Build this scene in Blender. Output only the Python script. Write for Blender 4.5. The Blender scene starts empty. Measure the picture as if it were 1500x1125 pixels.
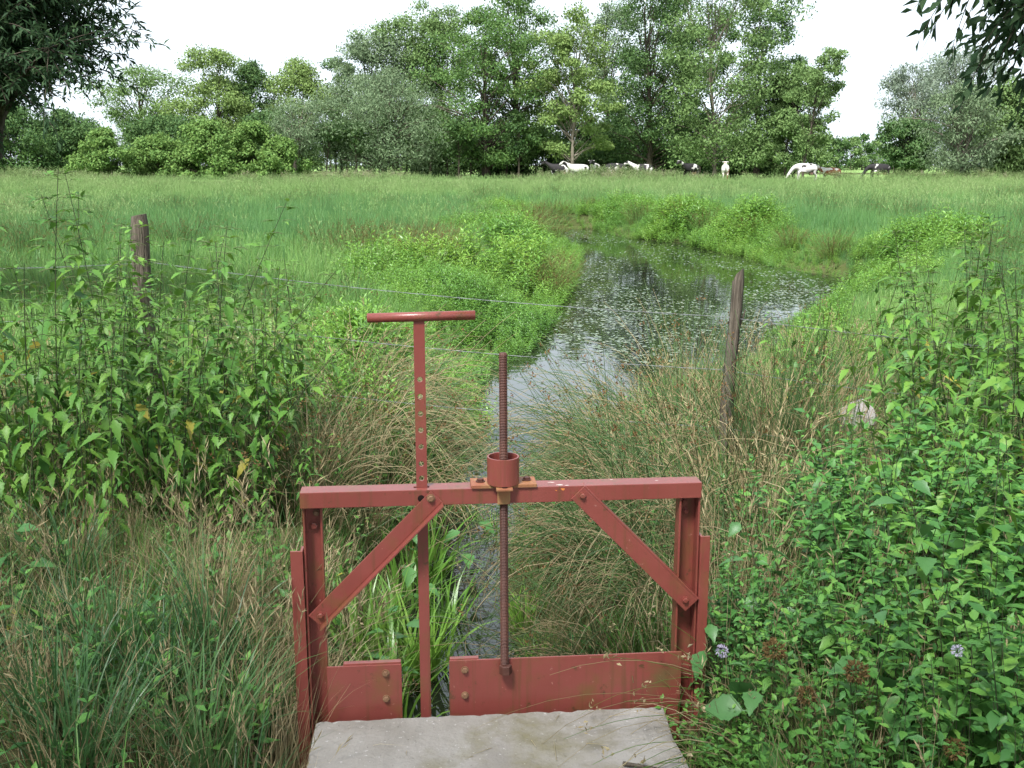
import bpy, bmesh, math, random
import numpy as np
from mathutils import Vector, Matrix, Euler

C = bpy.context.scene.collection
R = math.radians
rng = np.random.default_rng(11)
random.seed(11)

# ------------------------------------------------------------------ camera
cam_d = bpy.data.cameras.new('camera')
cam = bpy.data.objects.new('camera', cam_d)
C.objects.link(cam)
cam.location = (0, 0, 1.6)
cam.rotation_euler = (R(90 - 11.8), 0, 0)
cam_d.sensor_width = 36
cam_d.lens = 36.9
cam_d.clip_end = 5000
bpy.context.scene.camera = cam

# ------------------------------------------------------------------ sky, sun, exposure
SUN_EL, SUN_AZ = R(56), R(205)          # azimuth clockwise from +Y: high, behind and to the left
world = bpy.data.worlds.new('World')
bpy.context.scene.world = world
world.use_nodes = True
wt = world.node_tree
for n in list(wt.nodes):
    wt.nodes.remove(n)
wo = wt.nodes.new('ShaderNodeOutputWorld')
bg = wt.nodes.new('ShaderNodeBackground')
sky = wt.nodes.new('ShaderNodeTexSky')
sky.sky_type = 'NISHITA'
sky.sun_disc = False
sky.sun_elevation = SUN_EL
sky.sun_rotation = SUN_AZ
sky.air_density = 1.0
sky.dust_density = 2.0
tc = wt.nodes.new('ShaderNodeTexCoord')
mp = wt.nodes.new('ShaderNodeMapping')
mp.inputs['Scale'].default_value = (1.0, 1.0, 5.0)
nz = wt.nodes.new('ShaderNodeTexNoise')
nz.inputs['Scale'].default_value = 1.7
nz.inputs['Detail'].default_value = 6
rp = wt.nodes.new('ShaderNodeValToRGB')
rp.color_ramp.elements[0].position = 0.36
rp.color_ramp.elements[0].color = (0.42, 0.42, 0.42, 1)
rp.color_ramp.elements[1].position = 0.54
rp.color_ramp.elements[1].color = (1, 1, 1, 1)
mx = wt.nodes.new('ShaderNodeMixRGB')
mx.inputs[2].default_value = (7.2, 8.1, 8.9, 1)      # thin white cloud
wt.links.new(tc.outputs['Generated'], mp.inputs[0])
wt.links.new(mp.outputs[0], nz.inputs['Vector'])
wt.links.new(nz.outputs['Fac'], rp.inputs[0])
wt.links.new(rp.outputs[0], mx.inputs[0])
wt.links.new(sky.outputs[0], mx.inputs[1])
wt.links.new(mx.outputs[0], bg.inputs[0])
bg.inputs[1].default_value = 0.066
wt.links.new(bg.outputs[0], wo.inputs[0])

sun_d = bpy.data.lights.new('sun', 'SUN')
sun_d.energy = 4.0
sun_d.angle = R(14)
sun_d.color = (1, 0.985, 0.95)
sun = bpy.data.objects.new('sun', sun_d)
C.objects.link(sun)
sd_ = Vector((math.sin(SUN_AZ) * math.cos(SUN_EL), math.cos(SUN_AZ) * math.cos(SUN_EL), math.sin(SUN_EL)))
sun.rotation_euler = sd_.to_track_quat('Z', 'Y').to_euler()

vs = bpy.context.scene.view_settings
vs.view_transform = 'Standard'
vs.look = 'None'
vs.gamma = 1
vs.use_curve_mapping = False
vs.exposure = 1.48
bpy.context.scene.cycles.max_bounces = 8
bpy.context.scene.cycles.diffuse_bounces = 2
bpy.context.scene.cycles.glossy_bounces = 3
bpy.context.scene.cycles.transmission_bounces = 4
bpy.context.scene.cycles.use_denoising = True

# ------------------------------------------------------------------ materials
def nodes_of(m):
    m.use_nodes = True
    t = m.node_tree
    for n in list(t.nodes):
        t.nodes.remove(n)
    o = t.nodes.new('ShaderNodeOutputMaterial')
    return t, o

def ramp_node(t, stops):
    r = t.nodes.new('ShaderNodeValToRGB')
    e = r.color_ramp.elements
    while len(e) < len(stops):
        e.new(0.5)
    for i, (p, c) in enumerate(stops):
        e[i].position = p
        e[i].color = (*c, 1)
    return r

def leaf_mat(name, cols, trans=0.35, rough=0.5, spec=0.3, per='island', patch=0.0, patch_scale=0.15):
    """cols: a few leaf colours, one picked at random for each leaf (or each plant)."""
    m = bpy.data.materials.new(name)
    t, o = nodes_of(m)
    geo = t.nodes.new('ShaderNodeNewGeometry')
    oi = t.nodes.new('ShaderNodeObjectInfo')
    stops = [(i / max(1, len(cols) - 1), c) for i, c in enumerate(cols)]
    r = ramp_node(t, stops)
    add = t.nodes.new('ShaderNodeMath'); add.operation = 'ADD'
    m1 = t.nodes.new('ShaderNodeMath'); m1.operation = 'MULTIPLY'
    m2 = t.nodes.new('ShaderNodeMath'); m2.operation = 'MULTIPLY'
    wi, wo_ = {'island': (0.6, 0.4), 'object': (0.3, 0.7), 'only': (1.0, 0.0)}[per]
    m1.inputs[1].default_value = wi
    m2.inputs[1].default_value = wo_
    t.links.new(geo.outputs['Random Per Island'], m1.inputs[0])
    t.links.new(oi.outputs['Random'], m2.inputs[0])
    t.links.new(m1.outputs[0], add.inputs[0])
    t.links.new(m2.outputs[0], add.inputs[1])
    last = add
    if patch:
        n = t.nodes.new('ShaderNodeTexNoise')
        n.inputs['Scale'].default_value = patch_scale
        n.inputs['Detail'].default_value = 3
        t.links.new(oi.outputs['Location'], n.inputs['Vector'])
        mm = t.nodes.new('ShaderNodeMath'); mm.operation = 'MULTIPLY_ADD'
        mm.inputs[1].default_value = patch * 2
        mm.inputs[2].default_value = -patch
        t.links.new(n.outputs['Fac'], mm.inputs[0])
        a2 = t.nodes.new('ShaderNodeMath'); a2.operation = 'ADD'
        t.links.new(add.outputs[0], a2.inputs[0])
        t.links.new(mm.outputs[0], a2.inputs[1])
        last = a2
    t.links.new(last.outputs[0], r.inputs[0])
    p = t.nodes.new('ShaderNodeBsdfPrincipled')
    p.inputs['Roughness'].default_value = rough
    p.inputs['Specular IOR Level'].default_value = spec
    t.links.new(r.outputs[0], p.inputs['Base Color'])
    tr = t.nodes.new('ShaderNodeBsdfTranslucent')
    hs = t.nodes.new('ShaderNodeHueSaturation')
    hs.inputs['Hue'].default_value = 0.485
    hs.inputs['Value'].default_value = 1.25
    t.links.new(r.outputs[0], hs.inputs['Color'])
    t.links.new(hs.outputs[0], tr.inputs[0])
    mix = t.nodes.new('ShaderNodeMixShader')
    mix.inputs[0].default_value = trans
    t.links.new(p.outputs[0], mix.inputs[1])
    t.links.new(tr.outputs[0], mix.inputs[2])
    t.links.new(mix.outputs[0], o.inputs[0])
    return m

def noise_mat(name, cols, scale=8, detail=6, rough=0.8, spec=0.2, bump=0.3, bscale=40, bdist=0.01, stretch=(1, 1, 1), wear=None, metallic=0.0, streak=None):
    """object-space noise colours and a fine bump; wear = (colour, scale, lo, hi) adds patches of a second colour"""
    m = bpy.data.materials.new(name)
    t, o = nodes_of(m)
    tcn = t.nodes.new('ShaderNodeTexCoord')
    mpn = t.nodes.new('ShaderNodeMapping')
    mpn.inputs['Scale'].default_value = stretch
    t.links.new(tcn.outputs['Object'], mpn.inputs[0])
    n = t.nodes.new('ShaderNodeTexNoise')
    n.inputs['Scale'].default_value = scale
    n.inputs['Detail'].default_value = detail
    t.links.new(mpn.outputs[0], n.inputs['Vector'])
    k = len(cols) - 1
    r = ramp_node(t, [(0.3 + 0.4 * i / max(1, k), c) for i, c in enumerate(cols)])
    t.links.new(n.outputs['Fac'], r.inputs[0])
    col = r.outputs[0]
    for w in (wear or []):
        n2 = t.nodes.new('ShaderNodeTexNoise')
        n2.inputs['Scale'].default_value = w[1]
        n2.inputs['Detail'].default_value = 8
        n2.inputs['Roughness'].default_value = 0.65
        t.links.new(mpn.outputs[0], n2.inputs['Vector'])
        r2 = ramp_node(t, [(w[2], (0, 0, 0)), (w[3], (1, 1, 1))])
        t.links.new(n2.outputs['Fac'], r2.inputs[0])
        mm = t.nodes.new('ShaderNodeMixRGB')
        mm.inputs[2].default_value = (*w[0], 1)
        t.links.new(r2.outputs[0], mm.inputs[0])
        t.links.new(col, mm.inputs[1])
        col = mm.outputs[0]
    if streak:                                   # rust runs down the paint
        ms = t.nodes.new('ShaderNodeMapping'); ms.inputs['Scale'].default_value = (60, 60, 2.5)
        t.links.new(tcn.outputs['Object'], ms.inputs[0])
        ns_ = t.nodes.new('ShaderNodeTexNoise'); ns_.inputs['Scale'].default_value = 1.0; ns_.inputs['Detail'].default_value = 4
        t.links.new(ms.outputs[0], ns_.inputs['Vector'])
        rs = ramp_node(t, [(streak[1], (0, 0, 0)), (streak[2], (0.75, 0.75, 0.75))])
        t.links.new(ns_.outputs['Fac'], rs.inputs[0])
        mm = t.nodes.new('ShaderNodeMixRGB'); mm.inputs[2].default_value = (*streak[0], 1)
        t.links.new(rs.outputs[0], mm.inputs[0]); t.links.new(col, mm.inputs[1]); col = mm.outputs[0]
    p = t.nodes.new('ShaderNodeBsdfPrincipled')
    p.inputs['Roughness'].default_value = rough
    p.inputs['Specular IOR Level'].default_value = spec
    p.inputs['Metallic'].default_value = metallic
    t.links.new(col, p.inputs['Base Color'])
    if bump:
        n3 = t.nodes.new('ShaderNodeTexNoise')
        n3.inputs['Scale'].default_value = bscale
        n3.inputs['Detail'].default_value = 6
        t.links.new(mpn.outputs[0], n3.inputs['Vector'])
        b = t.nodes.new('ShaderNodeBump')
        b.inputs['Strength'].default_value = bump
        b.inputs['Distance'].default_value = bdist
        t.links.new(n3.outputs['Fac'], b.inputs['Height'])
        t.links.new(b.outputs[0], p.inputs['Normal'])
    t.links.new(p.outputs[0], o.inputs[0])
    return m

M = {}
M['red'] = noise_mat('red_oxide_paint', [(0.195, 0.043, 0.034), (0.235, 0.060, 0.048)], 5, 4, 0.36, 0.55, 0.12, 160, 0.002,
                     wear=[((0.17, 0.075, 0.030), 7, 0.52, 0.72), ((0.10, 0.045, 0.022), 30, 0.62, 0.68), ((0.36, 0.17, 0.14), 48, 0.665, 0.70), ((0.12, 0.10, 0.045), 3.5, 0.60, 0.80)],
                     streak=((0.13, 0.055, 0.025), 0.55, 0.72))
M['red_ochre'] = noise_mat('rust_stained_red_paint', [(0.26, 0.085, 0.050), (0.30, 0.14, 0.06)], 12, 5, 0.6, 0.3, 0.25, 160, 0.002,
                           wear=[((0.30, 0.19, 0.08), 9, 0.50, 0.62)])
M['rust'] = noise_mat('dark_rusted_steel', [(0.060, 0.022, 0.016), (0.11, 0.040, 0.026)], 20, 5, 0.6, 0.4, 0.3, 200, 0.002)
M['bolt'] = noise_mat('weathered_bolt', [(0.16, 0.075, 0.04), (0.24, 0.14, 0.08)], 60, 4, 0.55, 0.4, 0.2, 200, 0.001)
M['hole_shade'] = noise_mat('painted_hole_shade', [(0.012, 0.008, 0.007), (0.02, 0.012, 0.01)], 30, 2, 0.9, 0.1, 0)  # near black that paints the shade inside the two holes
M['zinc'] = noise_mat('galvanised_wire', [(0.10, 0.11, 0.115), (0.20, 0.21, 0.22)], 30, 3, 0.45, 0.5, 0, metallic=0.4)
M['concrete'] = noise_mat('weathered_concrete', [(0.19, 0.172, 0.152), (0.255, 0.236, 0.215), (0.30, 0.285, 0.265)], 4, 10, 0.9, 0.2, 0.7, 70, 0.006,
                          wear=[((0.14, 0.125, 0.095), 2.6, 0.50, 0.72), ((0.40, 0.385, 0.37), 60, 0.62, 0.66), ((0.08, 0.07, 0.055), 95, 0.64, 0.68), ((0.17, 0.15, 0.075), 1.3, 0.55, 0.72), ((0.09, 0.085, 0.06), 9, 0.66, 0.74)])
M['wood'] = noise_mat('weathered_post_wood', [(0.040, 0.033, 0.026), (0.095, 0.078, 0.060), (0.15, 0.128, 0.102)], 6, 8, 0.9, 0.15, 0.8, 12, 0.02, stretch=(9, 9, 0.8))
M['bark'] = noise_mat('grey_bark', [(0.030, 0.025, 0.019), (0.075, 0.062, 0.048), (0.12, 0.10, 0.08)], 3, 8, 0.95, 0.1, 0.9, 6, 0.08, stretch=(4, 4, 0.8))
M['bark_pale'] = noise_mat('pale_bark', [(0.09, 0.075, 0.06), (0.16, 0.14, 0.11), (0.22, 0.19, 0.155)], 3, 8, 0.95, 0.1, 0.9, 6, 0.06, stretch=(4, 4, 0.8))
M['stone'] = noise_mat('pale_stone', [(0.22, 0.205, 0.20), (0.31, 0.29, 0.285)], 8, 8, 0.9, 0.2, 0.6, 30, 0.01, wear=[((0.26, 0.17, 0.14), 14, 0.58, 0.68)])
M['soil'] = noise_mat('damp_meadow_soil', [(0.030, 0.036, 0.014), (0.050, 0.062, 0.020), (0.075, 0.095, 0.030)], 0.6, 9, 1.0, 0.05, 0.5, 14, 0.05,
                      wear=[((0.075, 0.058, 0.036), 1.3, 0.52, 0.66)])
# vegetation
M['nettle'] = leaf_mat('nettle_leaf', [(0.038, 0.115, 0.024), (0.060, 0.165, 0.030), (0.095, 0.215, 0.034), (0.140, 0.260, 0.040)], 0.24, 0.48, 0.28)
M['nettle_yellow'] = leaf_mat('yellowing_leaf', [(0.30, 0.30, 0.05), (0.42, 0.36, 0.07)], 0.35, 0.5, 0.3)
M['nettle_stem'] = noise_mat('nettle_stem', [(0.035, 0.040, 0.020), (0.060, 0.080, 0.032)], 12, 3, 0.6, 0.3, 0)
M['catkin'] = leaf_mat('nettle_catkin', [(0.10, 0.15, 0.05), (0.17, 0.22, 0.08)], 0.3)
M['mint'] = leaf_mat('mint_leaf', [(0.040, 0.125, 0.034), (0.062, 0.180, 0.040), (0.095, 0.240, 0.046), (0.160, 0.320, 0.058)], 0.24, 0.46, 0.30)
M['herb'] = leaf_mat('bank_herb_leaf', [(0.075, 0.185, 0.030), (0.105, 0.235, 0.036), (0.145, 0.290, 0.045), (0.19, 0.33, 0.055)], 0.35, 0.35, 0.45, 'object', 0.9, 0.45)
M['grass'] = leaf_mat('green_grass', [(0.060, 0.145, 0.035), (0.085, 0.195, 0.042), (0.115, 0.235, 0.050), (0.17, 0.26, 0.070)], 0.30, 0.45, 0.3, 'object', 0.3, 0.8)
M['grass_dark'] = leaf_mat('dark_bluish_grass', [(0.030, 0.085, 0.030), (0.048, 0.120, 0.038), (0.070, 0.155, 0.048), (0.10, 0.18, 0.06)], 0.25, 0.4, 0.35, 'object', 0.3, 0.8)
M['meadow'] = leaf_mat('meadow_grass', [(0.085, 0.195, 0.048), (0.120, 0.250, 0.060), (0.165, 0.300, 0.075), (0.22, 0.335, 0.10)], 0.30, 0.5, 0.25, 'object', 0.7, 0.10)
M['meadow_pale'] = leaf_mat('pale_seeding_grass', [(0.145, 0.255, 0.080), (0.20, 0.315, 0.105), (0.28, 0.36, 0.155)], 0.3, 0.6, 0.2, 'object', 0.8, 0.12)
M['meadow_blue'] = leaf_mat('bluish_rush_grass', [(0.058, 0.150, 0.050), (0.090, 0.205, 0.062), (0.135, 0.26, 0.075)], 0.28, 0.45, 0.3, 'object', 0.6, 0.15)
M['rush'] = leaf_mat('rush_stem', [(0.042, 0.095, 0.034), (0.070, 0.135, 0.045), (0.115, 0.165, 0.060)], 0.1, 0.4, 0.35)
M['straw'] = leaf_mat('dead_straw', [(0.19, 0.145, 0.075), (0.32, 0.26, 0.14), (0.46, 0.39, 0.24)], 0.25, 0.6, 0.2)
M['brown'] = leaf_mat('brown_seed_head', [(0.085, 0.045, 0.022), (0.14, 0.08, 0.036), (0.20, 0.125, 0.05)], 0.2, 0.7, 0.1)
M['ochre'] = leaf_mat('ochre_rush', [(0.085, 0.130, 0.035), (0.13, 0.15, 0.045), (0.16, 0.125, 0.055)], 0.25, 0.6, 0.1)
M['seed'] = leaf_mat('ochre_seed_head', [(0.10, 0.065, 0.028), (0.16, 0.105, 0.042), (0.22, 0.15, 0.065)], 0.2, 0.7, 0.1)
M['pad'] = leaf_mat('floating_leaf', [(0.050, 0.085, 0.030), (0.08, 0.115, 0.045), (0.12, 0.13, 0.06)], 0.0, 0.12, 1.0, 'only')
M['flower'] = leaf_mat('pale_lilac_flower', [(0.48, 0.42, 0.58), (0.62, 0.58, 0.70)], 0.3, 0.7, 0.1)
M['yellow'] = leaf_mat('yellow_flower', [(0.65, 0.50, 0.03), (0.75, 0.60, 0.05)], 0.3, 0.7, 0.1)
def treemat(k, cols, tr=0.3):
    M[k] = leaf_mat(k + '_foliage', cols, tr, 0.6, 0.12, 'only')
treemat('dark', [(0.046, 0.098, 0.034), (0.068, 0.130, 0.042), (0.098, 0.165, 0.052)])
treemat('oak', [(0.056, 0.118, 0.034), (0.082, 0.155, 0.044), (0.120, 0.200, 0.056)])
treemat('mid', [(0.090, 0.155, 0.052), (0.120, 0.195, 0.066), (0.155, 0.235, 0.080)])
treemat('light', [(0.120, 0.190, 0.058), (0.155, 0.235, 0.070), (0.195, 0.270, 0.085)])
treemat('bright', [(0.088, 0.170, 0.046), (0.122, 0.215, 0.056), (0.165, 0.255, 0.068)])
treemat('grey', [(0.100, 0.152, 0.080), (0.130, 0.188, 0.098), (0.17, 0.225, 0.125)])
treemat('pale', [(0.13, 0.175, 0.12), (0.17, 0.215, 0.155), (0.21, 0.255, 0.19)])
treemat('near_willow', [(0.026, 0.058, 0.028), (0.040, 0.080, 0.036), (0.058, 0.105, 0.045)], 0.35)

# ------------------------------------------------------------------ mesh helpers
def tag(o, label=None, cat=None, group=None, kind=None):
    if label: o['label'] = label
    if cat: o['category'] = cat
    if group: o['group'] = group
    if kind: o['kind'] = kind
    return o

def empty(name, loc=(0, 0, 0), rz=0.0):
    o = bpy.data.objects.new(name, None)
    o.empty_display_size = 0.1
    o.location = loc
    o.rotation_euler = (0, 0, rz)
    C.objects.link(o)
    return o

def link(name, me, parent=None, loc=None, rot=None, scale=None):
    o = bpy.data.objects.new(name, me)
    C.objects.link(o)
    if parent is not None: o.parent = parent
    if loc is not None: o.location = loc
    if rot is not None: o.rotation_euler = rot
    if scale is not None: o.scale = scale if hasattr(scale, '__len__') else (scale,) * 3
    return o

class MB:
    """collects numpy faces: each add() takes verts (n,3) and faces (m,3 or 4)"""
    def __init__(s):
        s.v = []; s.f = []; s.n = 0
    def add(s, v, f, mat=0):
        v = np.asarray(v, float).reshape(-1, 3)
        f = np.asarray(f, int)
        s.v.append(v); s.f.append((f + s.n, mat)); s.n += len(v)
        return s
    def mesh(s, name, mats, smooth=False):
        me = bpy.data.meshes.new(name)
        v = np.concatenate(s.v)
        me.vertices.add(len(v))
        me.vertices.foreach_set('co', v.astype(np.float32).ravel())
        loops = np.concatenate([f.ravel() for f, _ in s.f])
        tot = np.concatenate([np.full(len(f), f.shape[1]) for f, _ in s.f])
        mi = np.concatenate([np.full(len(f), m) for f, m in s.f])
        me.loops.add(len(loops))
        me.loops.foreach_set('vertex_index', loops.astype(np.int32))
        me.polygons.add(len(tot))
        me.polygons.foreach_set('loop_start', np.concatenate([[0], np.cumsum(tot)[:-1]]).astype(np.int32))
        for m in mats: me.materials.append(m)
        me.polygons.foreach_set('material_index', mi.astype(np.int32))
        if smooth: me.polygons.foreach_set('use_smooth', np.ones(len(tot), bool))
        me.update(calc_edges=True)
        return me

def unit(a):
    return a / np.maximum(np.linalg.norm(a, axis=-1, keepdims=True), 1e-9)

def arcs(base, az, L, lean, curve, K):
    """N arching lines: start at base, head up leaning towards az, bending over by curve; (N,K+1,3)"""
    N = len(base)
    t = np.linspace(0, 1, K + 1)
    th = lean[:, None] + curve[:, None] * t[None, :] ** 1.3      # angle from the vertical along the line
    ds = (L / K)[:, None]
    dh = np.sin(th) * ds; dz = np.cos(th) * ds
    h = np.concatenate([np.zeros((N, 1)), np.cumsum(dh[:, :-1], 1)], 1)
    z = np.concatenate([np.zeros((N, 1)), np.cumsum(dz[:, :-1], 1)], 1)
    p = np.empty((N, K + 1, 3))
    p[..., 0] = base[:, None, 0] + h * np.cos(az)[:, None]
    p[..., 1] = base[:, None, 1] + h * np.sin(az)[:, None]
    p[..., 2] = base[:, None, 2] + z
    return p

def blades(mb, p, W, az, mat=0, taper=1.0):
    """flat blades along the lines p"""
    N, K1, _ = p.shape
    t = np.linspace(0, 1, K1)
    w = (W[:, None] * (1 - t[None] ** 2 * taper) * 0.5)
    a = az + np.pi / 2 + rng.normal(0, 0.5, N)
    d = np.stack([np.cos(a), np.sin(a), np.zeros(N)], 1)
    l = p - d[:, None] * w[..., None]; r = p + d[:, None] * w[..., None]
    v = np.stack([l, r], 2).reshape(-1, 3)
    i = (np.arange(N)[:, None] * K1 + np.arange(K1 - 1)[None]).ravel() * 2
    mb.add(v, np.stack([i, i + 1, i + 3, i + 2], 1), mat)

def stems(mb, p, Rad, mat=0, sides=3, tip=0.35):
    N, K1, _ = p.shape
    t = np.linspace(0, 1, K1)
    rad = Rad[:, None] * (1 - t[None] * (1 - tip))
    tang = unit(np.gradient(p, axis=1))
    ref = np.where(np.abs(tang[..., 2:3]) > 0.9, np.array([1.0, 0, 0]), np.array([0, 0, 1.0]))
    u = unit(np.cross(tang, ref)); w = np.cross(tang, u)
    a = np.arange(sides) / sides * 2 * np.pi
    v = p[:, :, None] + rad[..., None, None] * (np.cos(a)[None, None, :, None] * u[:, :, None] + np.sin(a)[None, None, :, None] * w[:, :, None])
    base = (np.arange(N)[:, None] * K1 + np.arange(K1 - 1)[None]).ravel() * sides
    fs = []
    for k in range(sides):
        k2 = (k + 1) % sides
        fs.append(np.stack([base + k, base + k2, base + sides + k2, base + sides + k], 1))
    mb.add(v.reshape(-1, 3), np.concatenate(fs), mat)

def diamonds(mb, c, x, n, L, W, mat=0, fold=0.15):
    """small folded leaves: four triangles each; c base, x along, n normal"""
    x = unit(x); y = unit(np.cross(n, x)); n = np.cross(x, y)
    L = L[:, None]; W = W[:, None]
    b = c; tip = c + x * L - n * L * 0.12; mid = c + x * L * 0.45
    l = mid + y * W * 0.5 + n * W * fold; r = mid - y * W * 0.5 + n * W * fold
    v = np.stack([b, r, tip, l], 1).reshape(-1, 3)
    i = np.arange(len(c)) * 4
    mb.add(v, np.concatenate([np.stack([i, i + 1, i + 2], 1), np.stack([i, i + 2, i + 3], 1)]), mat)

# serrated nettle-like leaf: local X along the leaf, Z its upper side
def leaf_template(ns=8, wide=0.30, teeth=0.16, droop=0.22, fold=0.28, petiole=0.16, peak=0.30):
    vs_, fs_ = [], []
    vs_ += [(-petiole, -0.012, 0.02), (-petiole, 0.012, 0.02)]
    for i in range(ns + 1):
        t = i / ns
        w = wide * (t / peak) ** 0.7 if t < peak else wide * max(0.0, 1 - ((t - peak) / (1 - peak)) ** 1.35)
        w = max(w, 0.012)
        if 0 < i < ns: w *= 1 + teeth * (1 if i % 2 else -1)
        z = -droop * t * t
        vs_ += [(t, -w, z + fold * w), (t, 0, z), (t, w, z + fold * w)]
    for i in range(ns):
        a = 2 + i * 3; b = a + 3
        fs_ += [(a, a + 1, b + 1, b), (a + 1, a + 2, b + 2, b + 1)]
    fs_.append((0, 1, 4, 2))
    return np.array(vs_, float), np.array(fs_)

LT_NETTLE = leaf_template(10, 0.215, 0.17, 0.30, 0.30)
LT_MINT = leaf_template(6, 0.27, 0.10, 0.16, 0.30, 0.05, 0.38)
LT_LONG = leaf_template(5, 0.115, 0.0, 0.22, 0.3, 0.03, 0.35)
LT_BROAD = leaf_template(10, 0.36, 0.10, 0.32, 0.32, 0.12, 0.36)

def leaf_frames(c, az, pitch, roll, L):
    """(N,3,3) axes scaled by L"""
    x = np.stack([np.cos(az) * np.cos(pitch), np.sin(az) * np.cos(pitch), np.sin(pitch)], 1)
    y = np.stack([-np.sin(az), np.cos(az), np.zeros_like(az)], 1)
    z = np.cross(x, y)
    cr, sr = np.cos(roll)[:, None], np.sin(roll)[:, None]
    y2 = y * cr + z * sr; z2 = z * cr - y * sr
    return np.stack([x, y2, z2], 2) * L[:, None, None]

def put_leaves(mb, T, c, A, mat=0):
    v, f = T
    V = np.einsum('nij,kj->nki', A, v) + c[:, None]
    F = (f[None] + (np.arange(len(c)) * len(v))[:, None, None]).reshape(-1, f.shape[1])
    mb.add(V.reshape(-1, 3), F, mat)

# ------------------------------------------------------------------ ground and water
WATER_Z = -0.42
POND = np.array([(1.11, 34.5), (1.23, 30.8), (1.35, 23.8), (0.55, 15.9), (0.20, 13.27), (-0.1, 11.21), (-0.55, 9.8), (-0.62, 8.6), (-0.42, 7.4),
        (-0.31, 6.21), (-0.41, 5.38), (-0.47, 4.65), (-0.5, 4.09), (-0.5, 2.2), (0.35, 2.2), (0.22, 3.4), (0.02, 4.09), (-0.08, 4.65), (-0.02, 5.38),
        (0.15, 6.35), (0.50, 7.1), (1.15, 7.9), (1.85, 8.8), (2.5, 10.0), (3.35, 12.7), (4.5, 14.4), (5.7, 16.2), (6.4, 18.5),
        (5.53, 20.26), (5.35, 22.94), (4.63, 27.58), (3.66, 29.11), (3.05, 30.52), (2.83, 33.78)])

def pond_sd(x, y):
    """signed distance to the water's edge, negative over water"""
    x = np.asarray(x, float); y = np.asarray(y, float)
    d = np.full(x.shape, 1e9); inside = np.zeros(x.shape, bool)
    n = len(POND)
    for i in range(n):
        a = POND[i]; b = POND[(i + 1) % n]
        e = b - a
        t = np.clip(((x - a[0]) * e[0] + (y - a[1]) * e[1]) / (e @ e), 0, 1)
        d = np.minimum(d, np.hypot(x - a[0] - t * e[0], y - a[1] - t * e[1]))
        c = ((a[1] > y) != (b[1] > y)) & (x < e[0] * (y - a[1]) / (e[1] + 1e-12) + a[0])
        inside ^= c
    return np.where(inside, -d, d)

def ground_z(x, y):
    x = np.asarray(x, float); y = np.asarray(y, float)
    s = pond_sd(x, y)
    wbank = np.clip(0.45 + (y - 4) * 0.05, 0.45, 1.3)
    t = np.clip(s / wbank, -0.7, 1)
    bank = np.where(t > 0, WATER_Z * (1 - (t * t * (3 - 2 * t))), WATER_Z + t * 0.5)
    bumps = 0.04 * np.sin(x * 0.9 + 1.3) * np.cos(y * 0.7) + 0.03 * np.sin(x * 2.3 + y * 1.7)
    far = np.clip((y - 73) / 9, 0, 1) * 0.32
    return bank + bumps * np.clip(s / 1.5, 0, 1) * np.clip((y - 3) / 3, 0, 1) + far

xs = np.concatenate([-np.geomspace(1500, 9, 26), np.arange(-8.6, 8.61, 0.13), np.geomspace(9, 1500, 26)])
ys = np.concatenate([np.array([-60, -25, -10, -5, -2, 0, 1, 1.6]), np.arange(2.0, 10, 0.13), np.arange(10, 40, 0.35), np.geomspace(40.5, 2500, 30)])
gx, gy = np.meshgrid(xs, ys)
gz = ground_z(gx, gy)
# the culvert under the slab: ground drops away between the side walls
v = np.stack([gx, gy, gz], -1).reshape(-1, 3)
nx_, ny_ = len(xs), len(ys)
i = (np.arange(ny_ - 1)[:, None] * nx_ + np.arange(nx_ - 1)[None]).ravel()
mb = MB(); mb.add(v, np.stack([i, i + 1, i + 1 + nx_, i + nx_], 1))
tag(link('ground', mb.mesh('ground', [M['soil']], True)), kind='structure')

def water_mat():
    m = bpy.data.materials.new('murky_pond_water')
    t, o = nodes_of(m)
    p = t.nodes.new('ShaderNodeBsdfPrincipled')
    p.inputs['Base Color'].default_value = (0.010, 0.013, 0.008, 1)
    p.inputs['Roughness'].default_value = 0.02
    p.inputs['IOR'].default_value = 1.33
    p.inputs['Specular IOR Level'].default_value = 1.0
    tcn = t.nodes.new('ShaderNodeTexCoord')
    n = t.nodes.new('ShaderNodeTexNoise')
    n.inputs['Scale'].default_value = 3.0
    n.inputs['Detail'].default_value = 3
    b = t.nodes.new('ShaderNodeBump')
    b.inputs['Strength'].default_value = 0.10
    b.inputs['Distance'].default_value = 0.02
    t.links.new(tcn.outputs['Object'], n.inputs['Vector'])
    t.links.new(n.outputs['Fac'], b.inputs['Height'])
    t.links.new(b.outputs[0], p.inputs['Normal'])
    t.links.new(p.outputs[0], o.inputs[0])
    return m
M['water'] = water_mat()
mb = MB(); mb.add([(-3, 0.6, WATER_Z), (9, 0.6, WATER_Z), (9, 38, WATER_Z), (-3, 38, WATER_Z)], [(0, 1, 2, 3)])
tag(link('water', mb.mesh('water', [M['water']])), kind='structure')

# ------------------------------------------------------------------ sluice gate
GATE = Matrix.Translation((0, 2.907, 0)) @ Matrix.Rotation(R(5.0), 4, 'Z')

def bm_box(bm, u0, u1, v0, v1, z0, z1):
    vs_ = [bm.verts.new(p) for p in ((u0, v0, z0), (u1, v0, z0), (u1, v1, z0), (u0, v1, z0), (u0, v0, z1), (u1, v0, z1), (u1, v1, z1), (u0, v1, z1))]
    for q in ((3, 2, 1, 0), (4, 5, 6, 7), (0, 1, 5, 4), (1, 2, 6, 5), (2, 3, 7, 6), (3, 0, 4, 7)):
        bm.faces.new([vs_[k] for k in q])
    return vs_

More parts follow.
